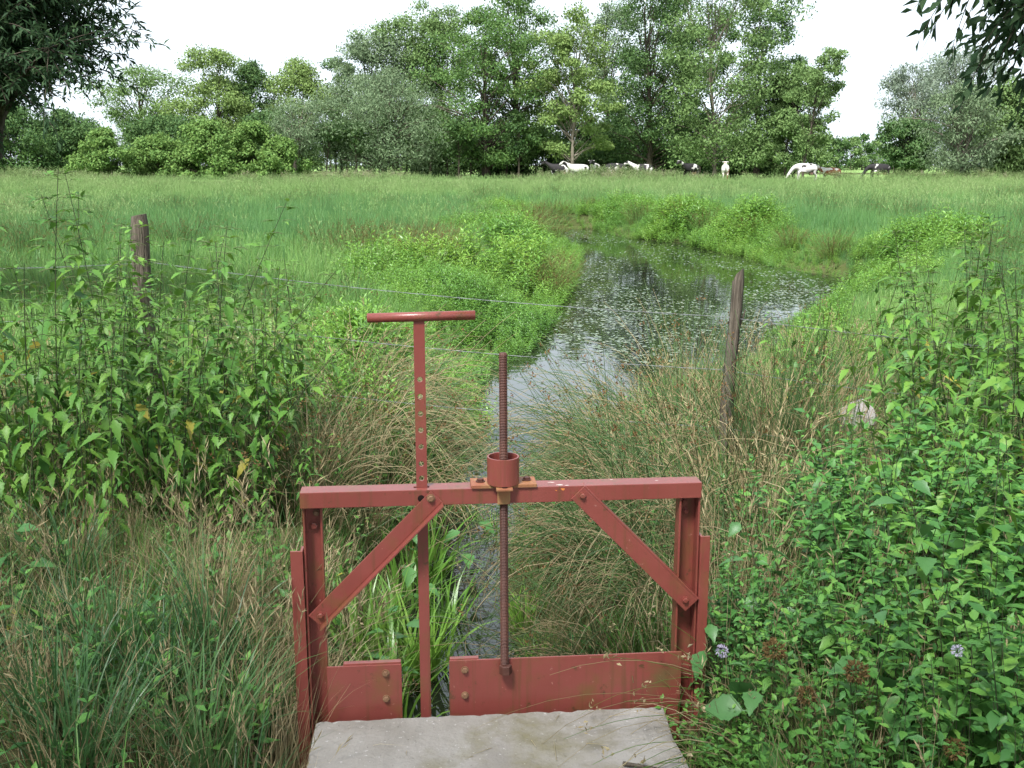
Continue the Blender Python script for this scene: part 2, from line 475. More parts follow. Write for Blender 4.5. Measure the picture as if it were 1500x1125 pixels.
def bm_obj(name, bm, mat, parent=None, bevel=0.0015, smooth=False):
    bmesh.ops.recalc_face_normals(bm, faces=bm.faces)
    if bevel:
        es = [e for e in bm.edges if len(e.link_faces) == 2 and e.calc_face_angle(0) > 0.6]
        bmesh.ops.bevel(bm, geom=es, offset=bevel, segments=2, affect='EDGES', profile=0.6)
    me = bpy.data.meshes.new(name)
    bm.to_mesh(me); bm.free()
    me.materials.append(mat)
    if smooth:
        for p in me.polygons: p.use_smooth = True
    return link(name, me, parent)

def box_obj(name, u0, u1, v0, v1, z0, z1, mat, parent, bevel=0.0015):
    bm = bmesh.new(); bm_box(bm, u0, u1, v0, v1, z0, z1)
    return bm_obj(name, bm, mat, parent, bevel)

def lathe(bm, prof, n=24, axis='Z', origin=(0, 0, 0), closed=False):
    """prof: (radius, height) pairs"""
    rings = []
    for r_, h_ in prof:
        ring = []
        for k in range(n):
            a = 2 * math.pi * k / n
            p = (r_ * math.cos(a), r_ * math.sin(a), h_)
            if axis == 'Y': p = (p[0], h_, p[1])
            if axis == 'X': p = (h_, p[0], p[1])
            ring.append(bm.verts.new((p[0] + origin[0], p[1] + origin[1], p[2] + origin[2])))
        rings.append(ring)
    pairs = list(zip(rings, rings[1:])) + ([(rings[-1], rings[0])] if closed else [])
    for a, b in pairs:
        for k in range(n):
            bm.faces.new((a[k], a[(k + 1) % n], b[(k + 1) % n], b[k]))
    if not closed:
        bm.faces.new(rings[0][::-1]); bm.faces.new(rings[-1])

gate = empty('sluice_gate'); gate.matrix_world = GATE
tag(gate, 'rust red steel sluice gate frame standing at the edge of the concrete slab', 'sluice gate')

# bolt: hexagon head on a washer, pointing to -v (the camera) or up
def bolt(parent, u, v, z, r_=0.0075, axis='Y', mat='bolt', name='bolt'):
    bm = bmesh.new()
    lathe(bm, [(r_ * 1.35, 0), (r_ * 1.35, -0.0025)] if axis == 'Y' else [(r_ * 1.35, 0), (r_ * 1.35, 0.0025)], 16, axis, (u, v, z))
    lathe(bm, [(r_, -0.0026), (r_, -0.0085), (r_ * 0.8, -0.0095)] if axis == 'Y' else [(r_, 0.0026), (r_, 0.0085), (r_ * 0.8, 0.0095)], 6, axis, (u, v, z))
    return bm_obj(name, bm, M[mat], parent, 0)

# top beam: a channel, open below, with a slot in its top for the lifting bar
bm = bmesh.new()
U0, U1, VB, ZT, ZB = -0.606, 0.560, 0.064, 0.687, 0.640
SU0, SU1, SV0, SV1 = -0.283, -0.238, 0.022, 0.036
cu = [U0, SU0, SU1, U1]; cv = [0.0, SV0, SV1, VB]
grid = {(i_, j_): bm.verts.new((cu[i_], cv[j_], ZT)) for i_ in range(4) for j_ in range(4)}
for i_ in range(3):
    for j_ in range(3):
        if (i_, j_) != (1, 1):
            bm.faces.new((grid[i_, j_], grid[i_ + 1, j_], grid[i_ + 1, j_ + 1], grid[i_, j_ + 1]))
low = {(i_, j_): bm.verts.new((cu[i_], cv[j_], ZT - 0.005)) for i_ in range(4) for j_ in range(4)}
for i_ in range(3):
    for j_ in range(3):
        if (i_, j_) != (1, 1):
            bm.faces.new((low[i_, j_ + 1], low[i_ + 1, j_ + 1], low[i_ + 1, j_], low[i_, j_]))
for a, b in (((1, 1), (2, 1)), ((2, 1), (2, 2)), ((2, 2), (1, 2)), ((1, 2), (1, 1))):
    bm.faces.new((grid[a], grid[b], low[b], low[a]))
ring = [(0, 0), (1, 0), (2, 0), (3, 0), (3, 1), (3, 2), (3, 3), (2, 3), (1, 3), (0, 3), (0, 2), (0, 1)]
def outer(z):
    return [bm.verts.new((cu[a], cv[b], z)) for a, b in ring]
def inner(z):
    f = lambda a, b: (cu[a] + (0.005 if a == 0 else -0.005 if a == 3 else 0), cv[b] + (0.005 if b == 0 else -0.005 if b == 3 else 0), z)
    return [bm.verts.new(f(a, b)) for a, b in ring]
ob = outer(ZB); ib = inner(ZB); it = inner(ZT - 0.0052)
ot = [grid[k] for k in ring]
for k in range(12):
    k2 = (k + 1) % 12
    bm.faces.new((ot[k], ob[k], ob[k2], ot[k2]))
    bm.faces.new((ob[k], ib[k], ib[k2], ob[k2]))
    bm.faces.new((ib[k], it[k], it[k2], ib[k2]))
beam = bm_obj('top_beam', bm, M['red'], gate, 0.0018)

# bare primer where the paint has flaked beside the spindle plate
bm = bmesh.new()
def flake(u, v, r_, z=None, front=False):
    k_ = 9; pts = []
    for q in range(k_):
        a = 2 * math.pi * q / k_; w = r_ * random.uniform(0.55, 1.2)
        pts.append(bm.verts.new((u + w * 1.7 * math.cos(a), -0.0006, v + w * math.sin(a)) if front else (u + w * 1.7 * math.cos(a), v + w * 0.8 * math.sin(a), ZT + 0.0006)))
    bm.faces.new(pts)
flake(0.140, 0.012, 0.007); flake(0.118, 0.040, 0.006); flake(0.160, 0.006, 0.005); flake(0.30, 0.05, 0.003); flake(0.43, 0.03, 0.003)
chips = bm_obj('bare_primer', bm, noise_mat('bare_primer', [(0.55, 0.40, 0.36), (0.66, 0.55, 0.52)], 90, 3, 0.7, 0.3, 0), beam, 0)
chips['kind'] = 'stuff'
bm = bmesh.new(); flake(0.148, 0.678, 0.004, front=True); flake(0.128, 0.675, 0.0018, front=True)
bm_obj('bare_primer', bm, noise_mat('orange_primer', [(0.55, 0.16, 0.04), (0.62, 0.22, 0.06)], 90, 3, 0.6, 0.3, 0), beam, 0)['kind'] = 'stuff'

# posts: channels opening to the camera, with two bolts each
def channel(name, u0, u1, v0, v1, z0, z1, t=0.006, side=1):
    bm = bmesh.new()
    bm_box(bm, u0, u1, v1 - t, v1, z0, z1)                       # web at the back
    bm_box(bm, u0, u0 + t, v0, v1 - t - 0.0002, z0, z1)          # flanges
    bm_box(bm, u1 - t, u1, v0 if side > 0 else v0 + 0.02, v1 - t - 0.0002, z0, z1)
    return bm_obj(name, bm, M['red'], gate)
pl = channel('post', -0.602, -0.548, 0.010, 0.056, -0.55, 0.6395, side=0)
pr = channel('post', 0.497, 0.560, 0.008, 0.056, -0.55, 0.6395)
bolt(pl, -0.566, 0.049, 0.612); bolt(pl, -0.574, 0.049, 0.573, 0.010, mat='red')
bolt(pr, 0.520, 0.049, 0.615, mat='red'); bolt(pr, 0.526, 0.049, 0.585, mat='red')
# guide rails outside the posts
def guide(name, u0, u1, ztop):
    bm = bmesh.new()
    bm_box(bm, u0, u1, 0.000, 0.007, -0.55, ztop)
    bm_box(bm, u1 - 0.007 if u0 < 0 else u0, u1 if u0 < 0 else u0 + 0.007, 0.0072, 0.045, -0.55, ztop)
    return bm_obj(name, bm, M['red'], gate)
guide('guide_rail', -0.640, -0.6045, 0.512)
guide('guide_rail', 0.5625, 0.592, 0.520)

# diagonal braces: angle iron
def brace(p, q, wid, flange_low, name='brace'):
    p = Vector((p[0], 0, p[1])); q = Vector((q[0], 0, q[1]))
    d = (q - p).normalized(); nrm = Vector((-d.z, 0, d.x))
    if nrm.z < 0: nrm = -nrm                                     # points up
    bm = bmesh.new()
    def prism(lo, hi, v0, v1, extra=0.0):
        pts = [p + nrm * lo - d * extra, q + nrm * lo + d * extra, q + nrm * hi + d * extra * 0.2, p + nrm * hi - d * extra * 0.2]
        a = [bm.verts.new((x.x, v0, x.z)) for x in pts]; b = [bm.verts.new((x.x, v1, x.z)) for x in pts]
        bm.faces.new(a); bm.faces.new(b[::-1])
        for k in range(4): bm.faces.new((a[k], a[(k + 1) % 4], b[(k + 1) % 4], b[k]))
    prism(-wid / 2, wid / 2, -0.0075, -0.0015)
    if flange_low: prism(-wid / 2 - 0.006, -wid / 2 - 0.0002, -0.040, -0.0015)
    else: prism(wid / 2 + 0.0002, wid / 2 + 0.006, -0.0075, 0.028)
    return bm_obj(name, bm, M['red'], gate)
bl = brace((-0.218, 0.668), (-0.578, 0.300), 0.046, True)
br_ = brace((0.190, 0.668), (0.540, 0.305), 0.050, False)
bolt(bl, -0.234, -0.0077, 0.664, 0.009)
bolt(br_, 0.205, -0.0077, 0.660, 0.008, mat='red')
bolt(bl, -0.560, -0.0077, 0.318, 0.008, mat='red')
bolt(br_, 0.520, -0.0077, 0.325, 0.008, mat='red')
bm = bmesh.new(); lathe(bm, [(0.0098, 0), (0.0098, -0.0012), (0.0085, -0.0012)], 20, 'Y', (-0.262, -0.0002, 0.662))
bm_obj('pin_hole_dark_disc', bm, M['hole_shade'], beam, 0)  # solid dark disc on the beam, painting the shade of a pin hole

# lower plates: a fixed cheek left, the wide gate board right, rubber strip behind each
gl = box_obj('cheek_plate', -0.548, -0.329, -0.009, -0.003, -0.50, 0.1535, M['red'], gate)
box_obj('backing_strip', -0.500, -0.331, -0.0028, 0.016, -0.50, 0.1585, M['red'], gl)
gp = box_obj('gate_plate', -0.188, 0.515, -0.009, -0.003, -0.50, 0.158, M['red'], gate)
box_obj('backing_strip', -0.186, -0.10, -0.0028, 0.014, -0.50, 0.1610, M['red'], gp)
for z in (0.128, 0.046): bolt(gl, -0.376, -0.0092, z, 0.0085)
for z in (0.128, 0.046): bolt(gp, -0.142, -0.0092, z, 0.0085)

# spindle: plate, collar, lug, threaded rod with its nut
mp_ = box_obj('mounting_plate', -0.118, 0.072, -0.006, 0.070, 0.6875, 0.698, M['red_ochre'], gate)
bolt(mp_, -0.090, 0.030, 0.6985, 0.010, 'Z', 'rust'); bolt(mp_, 0.046, 0.034, 0.6985, 0.010, 'Z', 'rust')
bm = bmesh.new()
lathe(bm, [(0.0465, 0.6985), (0.0465, 0.778), (0.0415, 0.778), (0.0415, 0.6985)], 40, 'Z', (-0.0245, 0.014, 0), closed=True)
col = bm_obj('collar', bm, M['red'], gate, 0.0008)
for p in col.data.polygons: p.use_smooth = False
bm = bmesh.new()
bm_box(bm, -0.048, -0.001, -0.046, -0.0065, 0.690, 0.6965)
bm_box(bm, -0.043, -0.006, -0.014, -0.0005, 0.641, 0.6895)
lug = bm_obj('lug', bm, M['red_ochre'], gate)
bm = bmesh.new(); lathe(bm, [(0.0085, 0.6968), (0.0085, 0.6974), (0.006, 0.6974)], 20, 'Z', (-0.0235, -0.030, 0))
bm_obj('lug_hole_dark_disc', bm, M['hole_shade'], lug, 0)  # no opening here: a dark disc paints the hole's shade
bm = bmesh.new()
prof = []; z = 0.140
while z < 1.072:
    prof += [(0.0108, z), (0.0128, z + 0.0022)]; z += 0.0046
prof.append((0.010, 1.078))
lathe(bm, prof, 14, 'Z', (-0.0235, -0.018, 0))
rod = bm_obj('threaded_rod', bm, M['rust'], gate, 0)
# the rod leans: through the collar above, in front of the gate board at its foot, where a nut holds it
rod.matrix_local = Matrix.Translation((0, -0.007 + 0.016, 0.138)) @ Matrix.Rotation(R(-2.6), 4, 'X') @ Matrix.Translation((0, -0.009, -0.138))
bm = bmesh.new(); lathe(bm, [(0.019, 0.118), (0.019, 0.143), (0.017, 0.145)], 6, 'Z', (-0.0215, -0.026, 0))
bm_obj('nut', bm, M['rust'], rod, 0.001)

# lifting bar: flat bar with seven holes and a round cross handle, slid through the slot
bar = empty('lifting_bar'); bar.matrix_world = GATE
tag(bar, 'rust red flat lifting bar with a row of holes and a round T handle', 'lifting bar')
def holed_bar(u0, u1, v0, v1, z0, z1, holes, hr):
    bm = bmesh.new()
    uc = (u0 + u1) / 2; w = (u1 - u0) / 2
    def quad_cell(za, zb):
        bm_box_open(za, zb)
    def wall(za, zb):
        for v_ in (v0, v1):
            f = [bm.verts.new((a, v_, b)) for a, b in ((u0, za), (u1, za), (u1, zb), (u0, zb))]
            bm.faces.new(f if v_ == v0 else f[::-1])
        for u_ in (u0, u1):
            f = [bm.verts.new((u_, a, b)) for a, b in ((v0, za), (v1, za), (v1, zb), (v0, zb))]
            bm.faces.new(f if u_ == u1 else f[::-1])
    z = z0
    n = 16
    for h in sorted(holes):
        wall(z, h - w)
        circ, sq = [], []
        for k in range(n):
            a = 2 * math.pi * k / n + math.pi / n * 0
            c_, s_ = math.cos(a), math.sin(a)
            m_ = max(abs(c_), abs(s_))
            circ.append((uc + hr * c_, h + hr * s_)); sq.append((uc + w * c_ / m_, h + w * s_ / m_))
        for v_ in (v0, v1):
            cv_ = [bm.verts.new((a, v_, b)) for a, b in circ]; sv_ = [bm.verts.new((a, v_, b)) for a, b in sq]
            for k in range(n):
                k2 = (k + 1) % n
                f = (cv_[k], sv_[k], sv_[k2], cv_[k2])
                bm.faces.new(f if v_ == v0 else f[::-1])
        a_ = [bm.verts.new((a, v0, b)) for a, b in circ]; b_ = [bm.verts.new((a, v1, b)) for a, b in circ]
        for k in range(n):
            bm.faces.new((a_[k], a_[(k + 1) % n], b_[(k + 1) % n], b_[k]))
        for u_ in (u0, u1):
            f = [bm.verts.new((u_, a, b)) for a, b in ((v0, h - w), (v1, h - w), (v1, h + w), (v0, h + w))]
            bm.faces.new(f if u_ == u1 else f[::-1])
        z = h + w
    wall(z, z1)
    bmesh.ops.remove_doubles(bm, verts=bm.verts, dist=1e-5)
    return bm
holes = [1.005, 0.955, 0.905, 0.857, 0.808, 0.757, 0.714]
blade_ = bm_obj('blade', holed_bar(-0.275, -0.2435, 0.0255, 0.0325, -0.35, 1.172, holes, 0.0078), M['red'], bar, 0.0008)
bm = bmesh.new(); lathe(bm, [(0.010, -0.151), (0.0135, -0.150), (0.0135, 0.150), (0.010, 0.151)], 24, 'X', (0, 0, 0))
hd = bm_obj('handle', bm, M['red'], bar, 0)
hd.location = (-0.252, 0.029, 1.184); hd.rotation_euler = (0, R(-0.9), 0)
for p in hd.data.polygons: p.use_smooth = len(p.vertices) == 4

# ------------------------------------------------------------------ concrete slab
bm = bmesh.new()
n_u, n_v = 60, 30
us = np.linspace(-0.585, 0.45, n_u + 1); vv = np.linspace(-2.6, -0.052, n_v + 1)
lr = np.random.default_rng(5)
gv = {}
for a in range(n_u + 1):
    chip = 0.002 * lr.random() + (0.007 if lr.random() < 0.06 else 0)
    for b in range(n_v + 1):
        z = lr.normal(0, 0.0007)
        y = vv[b]
        if b == n_v: y -= chip; z -= 0.0015 * lr.random()
        x = us[a]
        if a in (0, n_u): x += lr.normal(0, 0.004); z -= 0.004
        gv[a, b] = bm.verts.new((x, y, z))
for a in range(n_u):
    for b in range(n_v):
        bm.faces.new((gv[a, b], gv[a + 1, b], gv[a + 1, b + 1], gv[a, b + 1]))
edge = [gv[a, 0] for a in range(n_u + 1)] + [gv[n_u, b] for b in range(1, n_v + 1)] + [gv[a, n_v] for a in range(n_u - 1, -1, -1)] + [gv[0, b] for b in range(n_v - 1, 0, -1)]
lowv = [bm.verts.new((w.co.x, w.co.y, -0.24)) for w in edge]
for k in range(len(edge)):
    k2 = (k + 1) % len(edge)
    bm.faces.new((edge[k2], edge[k], lowv[k], lowv[k2]))
slab = bm_obj('concrete_slab', bm, M['concrete'], None, 0)
slab.matrix_world = GATE @ Matrix.Translation((0, 0, 0.004))
tag(slab, 'grey weathered concrete slab bridging the ditch in front of the red gate', 'slab')
for u0, u1 in ((-0.585, -0.50), (0.37, 0.45)):
    w = box_obj('side_wall', u0, u1, -2.55, -0.06, -0.9, -0.2405, M['concrete'], slab, 0.004)

# ------------------------------------------------------------------ fence: posts and barbed wire
def rough_post(name, loc, h, r_, lean, seed, cap, label):
    lr = np.random.default_rng(seed)
    root = empty(name, (loc[0], loc[1], float(ground_z(loc[0], loc[1])) - 0.02))
    root.rotation_euler = (R(lean[1]), R(lean[0]), lr.random() * 3)
    tag(root, label, 'fence post', 'wooden posts of the wire fence')
    n, k = 11, 16
    prof = 1 + lr.normal(0, 0.10, n)
    vs_ = []
    for j in range(k + 1):
        t = j / k
        for q in range(n):
            a = 2 * math.pi * q / n
            rr = r_ * prof[q] * (1.08 - 0.2 * t) * (1 + lr.normal(0, 0.025))
            off = 0.012 * math.sin(t * 5 + seed)
            top = cap * (0.5 + 0.5 * math.cos(a - 2.2)) if j == k else 0
            if j == k: rr *= 0.82
            vs_.append((rr * math.cos(a) + off, rr * math.sin(a), t * h - top))
    fs = [(j * n + q, j * n + (q + 1) % n, (j + 1) * n + (q + 1) % n, (j + 1) * n + q) for j in range(k) for q in range(n)]
    mb = MB(); mb.add(vs_, fs)
    c = len(vs_)
    mb.add(vs_[-n:] + [(0.0, 0, h - cap * 0.45)], [(q, (q + 1) % n, n) for q in range(n)])
    link('shaft', mb.mesh('shaft', [M['wood']], False), root)
    return root
pr_ = rough_post('fence_post', (1.135, 5.39), 1.13, 0.036, (1.0, 0), 3, 0.07, 'thin weathered wooden fence post leaning slightly beside the rushes at the pond')
mb = MB()
p = arcs(np.array([[0.02, 0.0, 0.80]]), np.array([0.1]), np.array([0.12]), np.array([0.45]), np.array([-0.2]), 3)
stems(mb, p, np.array([0.010]), sides=5)
link('snag', mb.mesh('snag', [M['wood']]), pr_)
rough_post('fence_post', (-2.12, 6.05), 1.36, 0.058, (-0.5, 0), 8, 0.015, 'thick square-topped brown fence post rising out of the nettle stand')

def wire(pts, label):
    root = empty('barbed_wire', pts[0])
    tag(root, label, 'wire', 'barbed wires of the fence')
    P = []
    for a, b in zip(pts, pts[1:]):
        a, b = np.array(a), np.array(b); L = np.linalg.norm(b - a); n = max(8, int(L / 0.10))
        for t in np.linspace(0, 1, n, endpoint=False):
            q = a + (b - a) * t; q[2] -= 0.035 * 4 * t * (1 - t); P.append(q)
    P.append(np.array(pts[-1])); P = np.array(P) - np.array(pts[0])
    mb = MB()
    t = np.arange(len(P))
    for ph in (0, math.pi):
        Q = P + 0.0022 * np.stack([0 * t, np.cos(t * 2.1 + ph), np.sin(t * 2.1 + ph)], 1)
        stems(mb, Q[None], np.array([0.0009]), sides=4, tip=1)
    link('strand', mb.mesh('strand', [M['zinc']]), root)
    mb = MB()
    for k in range(1, len(P) - 1, 1):
        if k % 2: continue
        for s_ in range(2):
            d = unit(rng.normal(0, 1, 3) * np.array([0.4, 1, 1]))
            stems(mb, np.stack([P[k] - d * 0.011, P[k] + d * 0.011])[None], np.array([0.0013]), sides=3, tip=0.5)
    tag(link('barbs', mb.mesh('barbs', [M['zinc']]), root), kind='stuff')
wire([(-4.5, 6.3, 1.02), (-2.07, 6.05, 1.05), (1.10, 5.39, 0.83), (3.6, 5.0, 0.66)], 'top strand of barbed wire running between the two fence posts')
wire([(-4.5, 6.3, 0.70), (-2.07, 6.05, 0.74), (1.10, 5.39, 0.55), (3.6, 5.0, 0.36)], 'middle strand of barbed wire crossing above the pond edge')
wire([(-4.5, 6.3, 0.42), (-2.07, 6.05, 0.40), (1.10, 5.39, 0.24), (3.6, 5.0, 0.05)], 'lowest strand of barbed wire half hidden in the rushes')

# pale stone in the nettles
bm = bmesh.new()
bmesh.ops.create_icosphere(bm, subdivisions=3, radius=1)
lr = np.random.default_rng(2)
dirs = unit(lr.normal(0, 1, (14, 3)))
for w in bm.verts:
    q = np.array(w.co)
    f = min(1.0, min(0.78 + 0.05 * k % 0.2 - (d_ @ q - 0.86) * 0.9 if d_ @ q > 0.8 else 1.0 for k, d_ in enumerate(dirs)))
    w.co = Vector(q * f + lr.normal(0, 0.012, 3))
st = bm_obj('pale_stone', bm, M['stone'], None, 0)
st.scale = (0.115, 0.10, 0.17); st.location = (1.93, 5.72, 0.19)
tag(st, 'rounded pale grey stone standing among the nettles right of the thin post', 'stone')

# ------------------------------------------------------------------ plants: source meshes
def grass_tuft_mesh(n, L, spread, W, cur, mats, straw=0.0, seeds=0.0, K=4):
    mb = MB()
    a = rng.uniform(0, 2 * np.pi, n); rr = spread * np.sqrt(rng.random(n))
    base = np.stack([rr * np.cos(a), rr * np.sin(a), np.full(n, -0.03)], 1)
    az = a + rng.normal(0, 0.7, n)
    ln = L * rng.uniform(0.55, 1.15, n)
    lean = np.abs(rng.normal(0.16, 0.16, n)); curve = np.abs(rng.normal(cur, cur * 0.5, n))
    p = arcs(base, az, ln, lean, curve, K)
    k = int(n * (1 - straw))
    if k: blades(mb, p[:k], W * rng.uniform(0.6, 1.2, k), az[:k], 0)
    if k < n: blades(mb, p[k:], W * 0.7 * rng.uniform(0.6, 1.2, n - k), az[k:], 1)
    if seeds:
        m = int(n * seeds)
        b2 = base[:m] * 0.6
        q = arcs(b2, az[:m], L * rng.uniform(1.1, 1.5, m), np.abs(rng.normal(0.08, 0.08, m)), np.abs(rng.normal(0.35, 0.2, m)), 4)
        stems(mb, q, np.full(m, W * 0.22), 1)
        for f in (0.55, 0.66, 0.78, 0.9, 1.0):
            e = q[:, 3] * (1 - f) + q[:, 4] * f
            diamonds(mb, e, unit(q[:, 4] - q[:, 3] + rng.normal(0, 0.05, (m, 3))), unit(rng.normal(0, 1, (m, 3))), np.full(m, L * 0.10), np.full(m, W * 1.1), 1)
    return mb.mesh('grass_tuft', mats)

def rush_mesh(n, L, spread, mats, bias=(0, 0), cur=0.5, dead=0.3, heads=0.5, rad=0.0019, K=6, leanspread=0.25):
    mb = MB()
    a = rng.uniform(0, 2 * np.pi, n); rr = spread * np.sqrt(rng.random(n))
    base = np.stack([rr * np.cos(a), rr * np.sin(a), np.full(n, -0.05)], 1)
    lx = np.cos(a) * rr / spread * leanspread + bias[0] + rng.normal(0, leanspread * 0.5, n)
    ly = np.sin(a) * rr / spread * leanspread + bias[1] + rng.normal(0, leanspread * 0.5, n)
    az = np.arctan2(ly, lx); lean = np.hypot(lx, ly)
    ln = L * rng.uniform(0.5, 1.1, n)
    curve = np.abs(rng.normal(cur, cur * 0.55, n)) * (0.4 + lean)
    isdead = rng.random(n) < dead
    curve = np.where(isdead, curve * 1.8 + 0.3, curve)
    p = arcs(base, az, ln, lean, curve, K)
    for m_, sel in ((0, ~isdead), (1, isdead)):
        if sel.any(): stems(mb, p[sel], rad * rng.uniform(0.7, 1.2, sel.sum()), m_)
    h = np.where((rng.random(n) < heads) & ~isdead)[0]
    if len(h):
        for rep in range(9):
            c = p[h, K - 1] * 0.75 + p[h, K] * 0.25 + rng.normal(0, 0.011, (len(h), 3))
            diamonds(mb, c, unit(rng.normal(0, 1, (len(h), 3)) + np.array([0, 0, 0.6])), unit(rng.normal(0, 1, (len(h), 3))), rng.uniform(0.010, 0.022, len(h)), rng.uniform(0.005, 0.010, len(h)), 2)
    return mb.mesh('rush', mats)

def herb_mesh(n_st, L, spread, leafL, leafW, mats, pairs=9, T=None):
    """several leafy stems; small folded leaves all along, a rosette at each tip"""
    mb = MB()
    a = rng.uniform(0, 2 * np.pi, n_st); rr = spread * np.sqrt(rng.random(n_st))
    base = np.stack([rr * np.cos(a), rr * np.sin(a), np.full(n_st, -0.03)], 1)
    az = a + rng.normal(0, 0.5, n_st)
    p = arcs(base, az, L * rng.uniform(0.6, 1.1, n_st), np.abs(rng.normal(0.15, 0.12, n_st)), np.abs(rng.normal(0.25, 0.2, n_st)), 6)
    stems(mb, p, np.full(n_st, 0.003), 1)
    for s_ in range(n_st):
        t = np.linspace(0.2, 1.0, pairs)
        q = np.stack([np.interp(t * 6, np.arange(7), p[s_, :, k]) for k in range(3)], 1)
        q = np.repeat(q, 2, 0)
        az_ = rng.uniform(0, 6.28) + np.repeat(np.arange(pairs) * 1.9, 2) + np.tile([0, np.pi], pairs) + rng.normal(0, 0.35, pairs * 2)
        el = np.repeat(np.linspace(-0.15, 0.7, pairs), 2) + rng.normal(0, 0.2, pairs * 2)
        sc = leafL * np.repeat(np.interp(np.linspace(0, 1, pairs), [0, 0.6, 1], [0.9, 1.0, 0.55]), 2) * rng.uniform(0.75, 1.2, pairs * 2)
        if T is None:
            x = np.stack([np.cos(az_) * np.cos(el), np.sin(az_) * np.cos(el), np.sin(el)], 1)
            nrm = np.stack([-np.cos(az_) * np.sin(el), -np.sin(az_) * np.sin(el), np.cos(el)], 1) + rng.normal(0, 0.2, (pairs * 2, 3))
            diamonds(mb, q, x, nrm, sc, sc * leafW, 0)
        else:
            put_leaves(mb, T, q, leaf_frames(q, az_, el - 0.1, rng.normal(0, 0.2, len(q)), sc), 0)
    return mb.mesh('herb', mats)

# ------------------------------------------------------------------ scattered masses (geometry nodes; nobody could count these)
def scatter(name, pts, sources, scl, tilt=0.12, label=None, weights=None):
    N = len(pts)
    col_ = bpy.data.collections.new(name + '_sources')
    for k, me in enumerate(sources):
        o = bpy.data.objects.new('%s_source_%02d' % (name, k), me)
        col_.objects.link(o)
    me = bpy.data.meshes.new(name)
    me.vertices.add(N)
    me.vertices.foreach_set('co', np.asarray(pts, np.float32).ravel())
    a = me.attributes.new('rot', 'FLOAT_VECTOR', 'POINT')
    rot = np.stack([rng.normal(0, tilt, N), rng.normal(0, tilt, N), rng.uniform(0, 6.283, N)], 1)
    a.data.foreach_set('vector', rot.astype(np.float32).ravel())
    a = me.attributes.new('scl', 'FLOAT', 'POINT'); a.data.foreach_set('value', np.asarray(scl, np.float32))
    a = me.attributes.new('idx', 'INT', 'POINT')
    a.data.foreach_set('value', (rng.choice(len(sources), N, p=weights)).astype(np.int32))
    o = link(name, me)
    ng = bpy.data.node_groups.new(name + '_nodes', 'GeometryNodeTree')
    ng.interface.new_socket('Geometry', in_out='INPUT', socket_type='NodeSocketGeometry')
    ng.interface.new_socket('Geometry', in_out='OUTPUT', socket_type='NodeSocketGeometry')
    gi = ng.nodes.new('NodeGroupInput'); go = ng.nodes.new('NodeGroupOutput')
    ip = ng.nodes.new('GeometryNodeInstanceOnPoints')
    ci = ng.nodes.new('GeometryNodeCollectionInfo')
    ci.inputs['Collection'].default_value = col_
    ci.inputs['Separate Children'].default_value = True
    ci.inputs['Reset Children'].default_value = True
    def attr(nm, typ):
        n = ng.nodes.new('GeometryNodeInputNamedAttribute'); n.data_type = typ
        n.inputs['Name'].default_value = nm
        return n.outputs['Attribute']
    er = ng.nodes.new('FunctionNodeEulerToRotation')
    ng.links.new(attr('rot', 'FLOAT_VECTOR'), er.inputs[0])
    ng.links.new(gi.outputs[0], ip.inputs['Points'])
    ng.links.new(ci.outputs[0], ip.inputs['Instance'])
    ip.inputs['Pick Instance'].default_value = True
    ng.links.new(attr('idx', 'INT'), ip.inputs['Instance Index'])
    ng.links.new(er.outputs[0], ip.inputs['Rotation'])
    ng.links.new(attr('scl', 'FLOAT'), ip.inputs['Scale'])
    ng.links.new(ip.outputs[0], go.inputs[0])
    md = o.modifiers.new('scatter', 'NODES'); md.node_group = ng
    return tag(o, label, kind='stuff')

def on_ground(x, y, dz=0.0):
    return np.stack([x, y, ground_z(x, y) + dz], 1)

def noise2(x, y, s, seed):
    """cheap smooth noise in 0..1 for choosing which plants grow where"""
    r_ = np.random.default_rng(seed); out = np.zeros_like(x)
    for k in range(5):
        a = r_.uniform(0, 6.28); f = s * r_.uniform(0.6, 1.8)
        out += np.sin((x * math.cos(a) + y * math.sin(a)) * f + r_.uniform(0, 6.28))
    return np.clip(0.5 + out / 6.5, 0, 1)

GM = [M['grass'], M['straw']]
# meadow: distance drawn so that the far grass is not thinner in the picture than the near
N = 42000
u = rng.random(N)
y = 6.8 * (76 / 6.8) ** (u ** 0.82)
x = rng.uniform(-1, 1, N) * (0.55 * y + 2.5)
s = pond_sd(x, y)
ok = (s > 0.35)
x, y, s = x[ok], y[ok], s[ok]
nz1 = noise2(x, y * 0.6, 0.22, 4); nz2 = noise2(x, y, 0.10, 9)
pale = np.clip((y - 40) / 25, 0, 1) * 0.75 + (nz1 - 0.5) * 0.5 + 0.06
rushy = np.where((y > 19) & (y < 45) & (x < -1.5), 0.75, 0.15) + np.where((x > 5) & (y < 40), 0.45, 0) + (nz2 - 0.5) * 0.7
r0 = rng.random(len(x))
is_pale = r0 < pale
is_rush = ~is_pale & (rng.random(len(x)) < rushy)
is_lush = ~is_pale & ~is_rush
grow = (0.80 + 0.003 * y) * np.where(y < 45, np.clip(0.42 + (s - 0.35) * 0.24, 0.42, 1), 1)
srcA = [grass_tuft_mesh(34, 0.52, 0.20, 0.011, 0.55, [M['meadow'], M['meadow_pale']], 0.1, 0.0, 3) for _ in range(4)]
srcB = [grass_tuft_mesh(30, 0.56, 0.20, 0.009, 0.40, [M['meadow_pale'], M['meadow_pale']], 0.3, 0.35, 3) for _ in range(3)]
srcC = [grass_tuft_mesh(38, 0.62, 0.16, 0.008, 0.26, [M['meadow_blue'], M['ochre']], 0.04, 0.0, 3) for _ in range(4)]
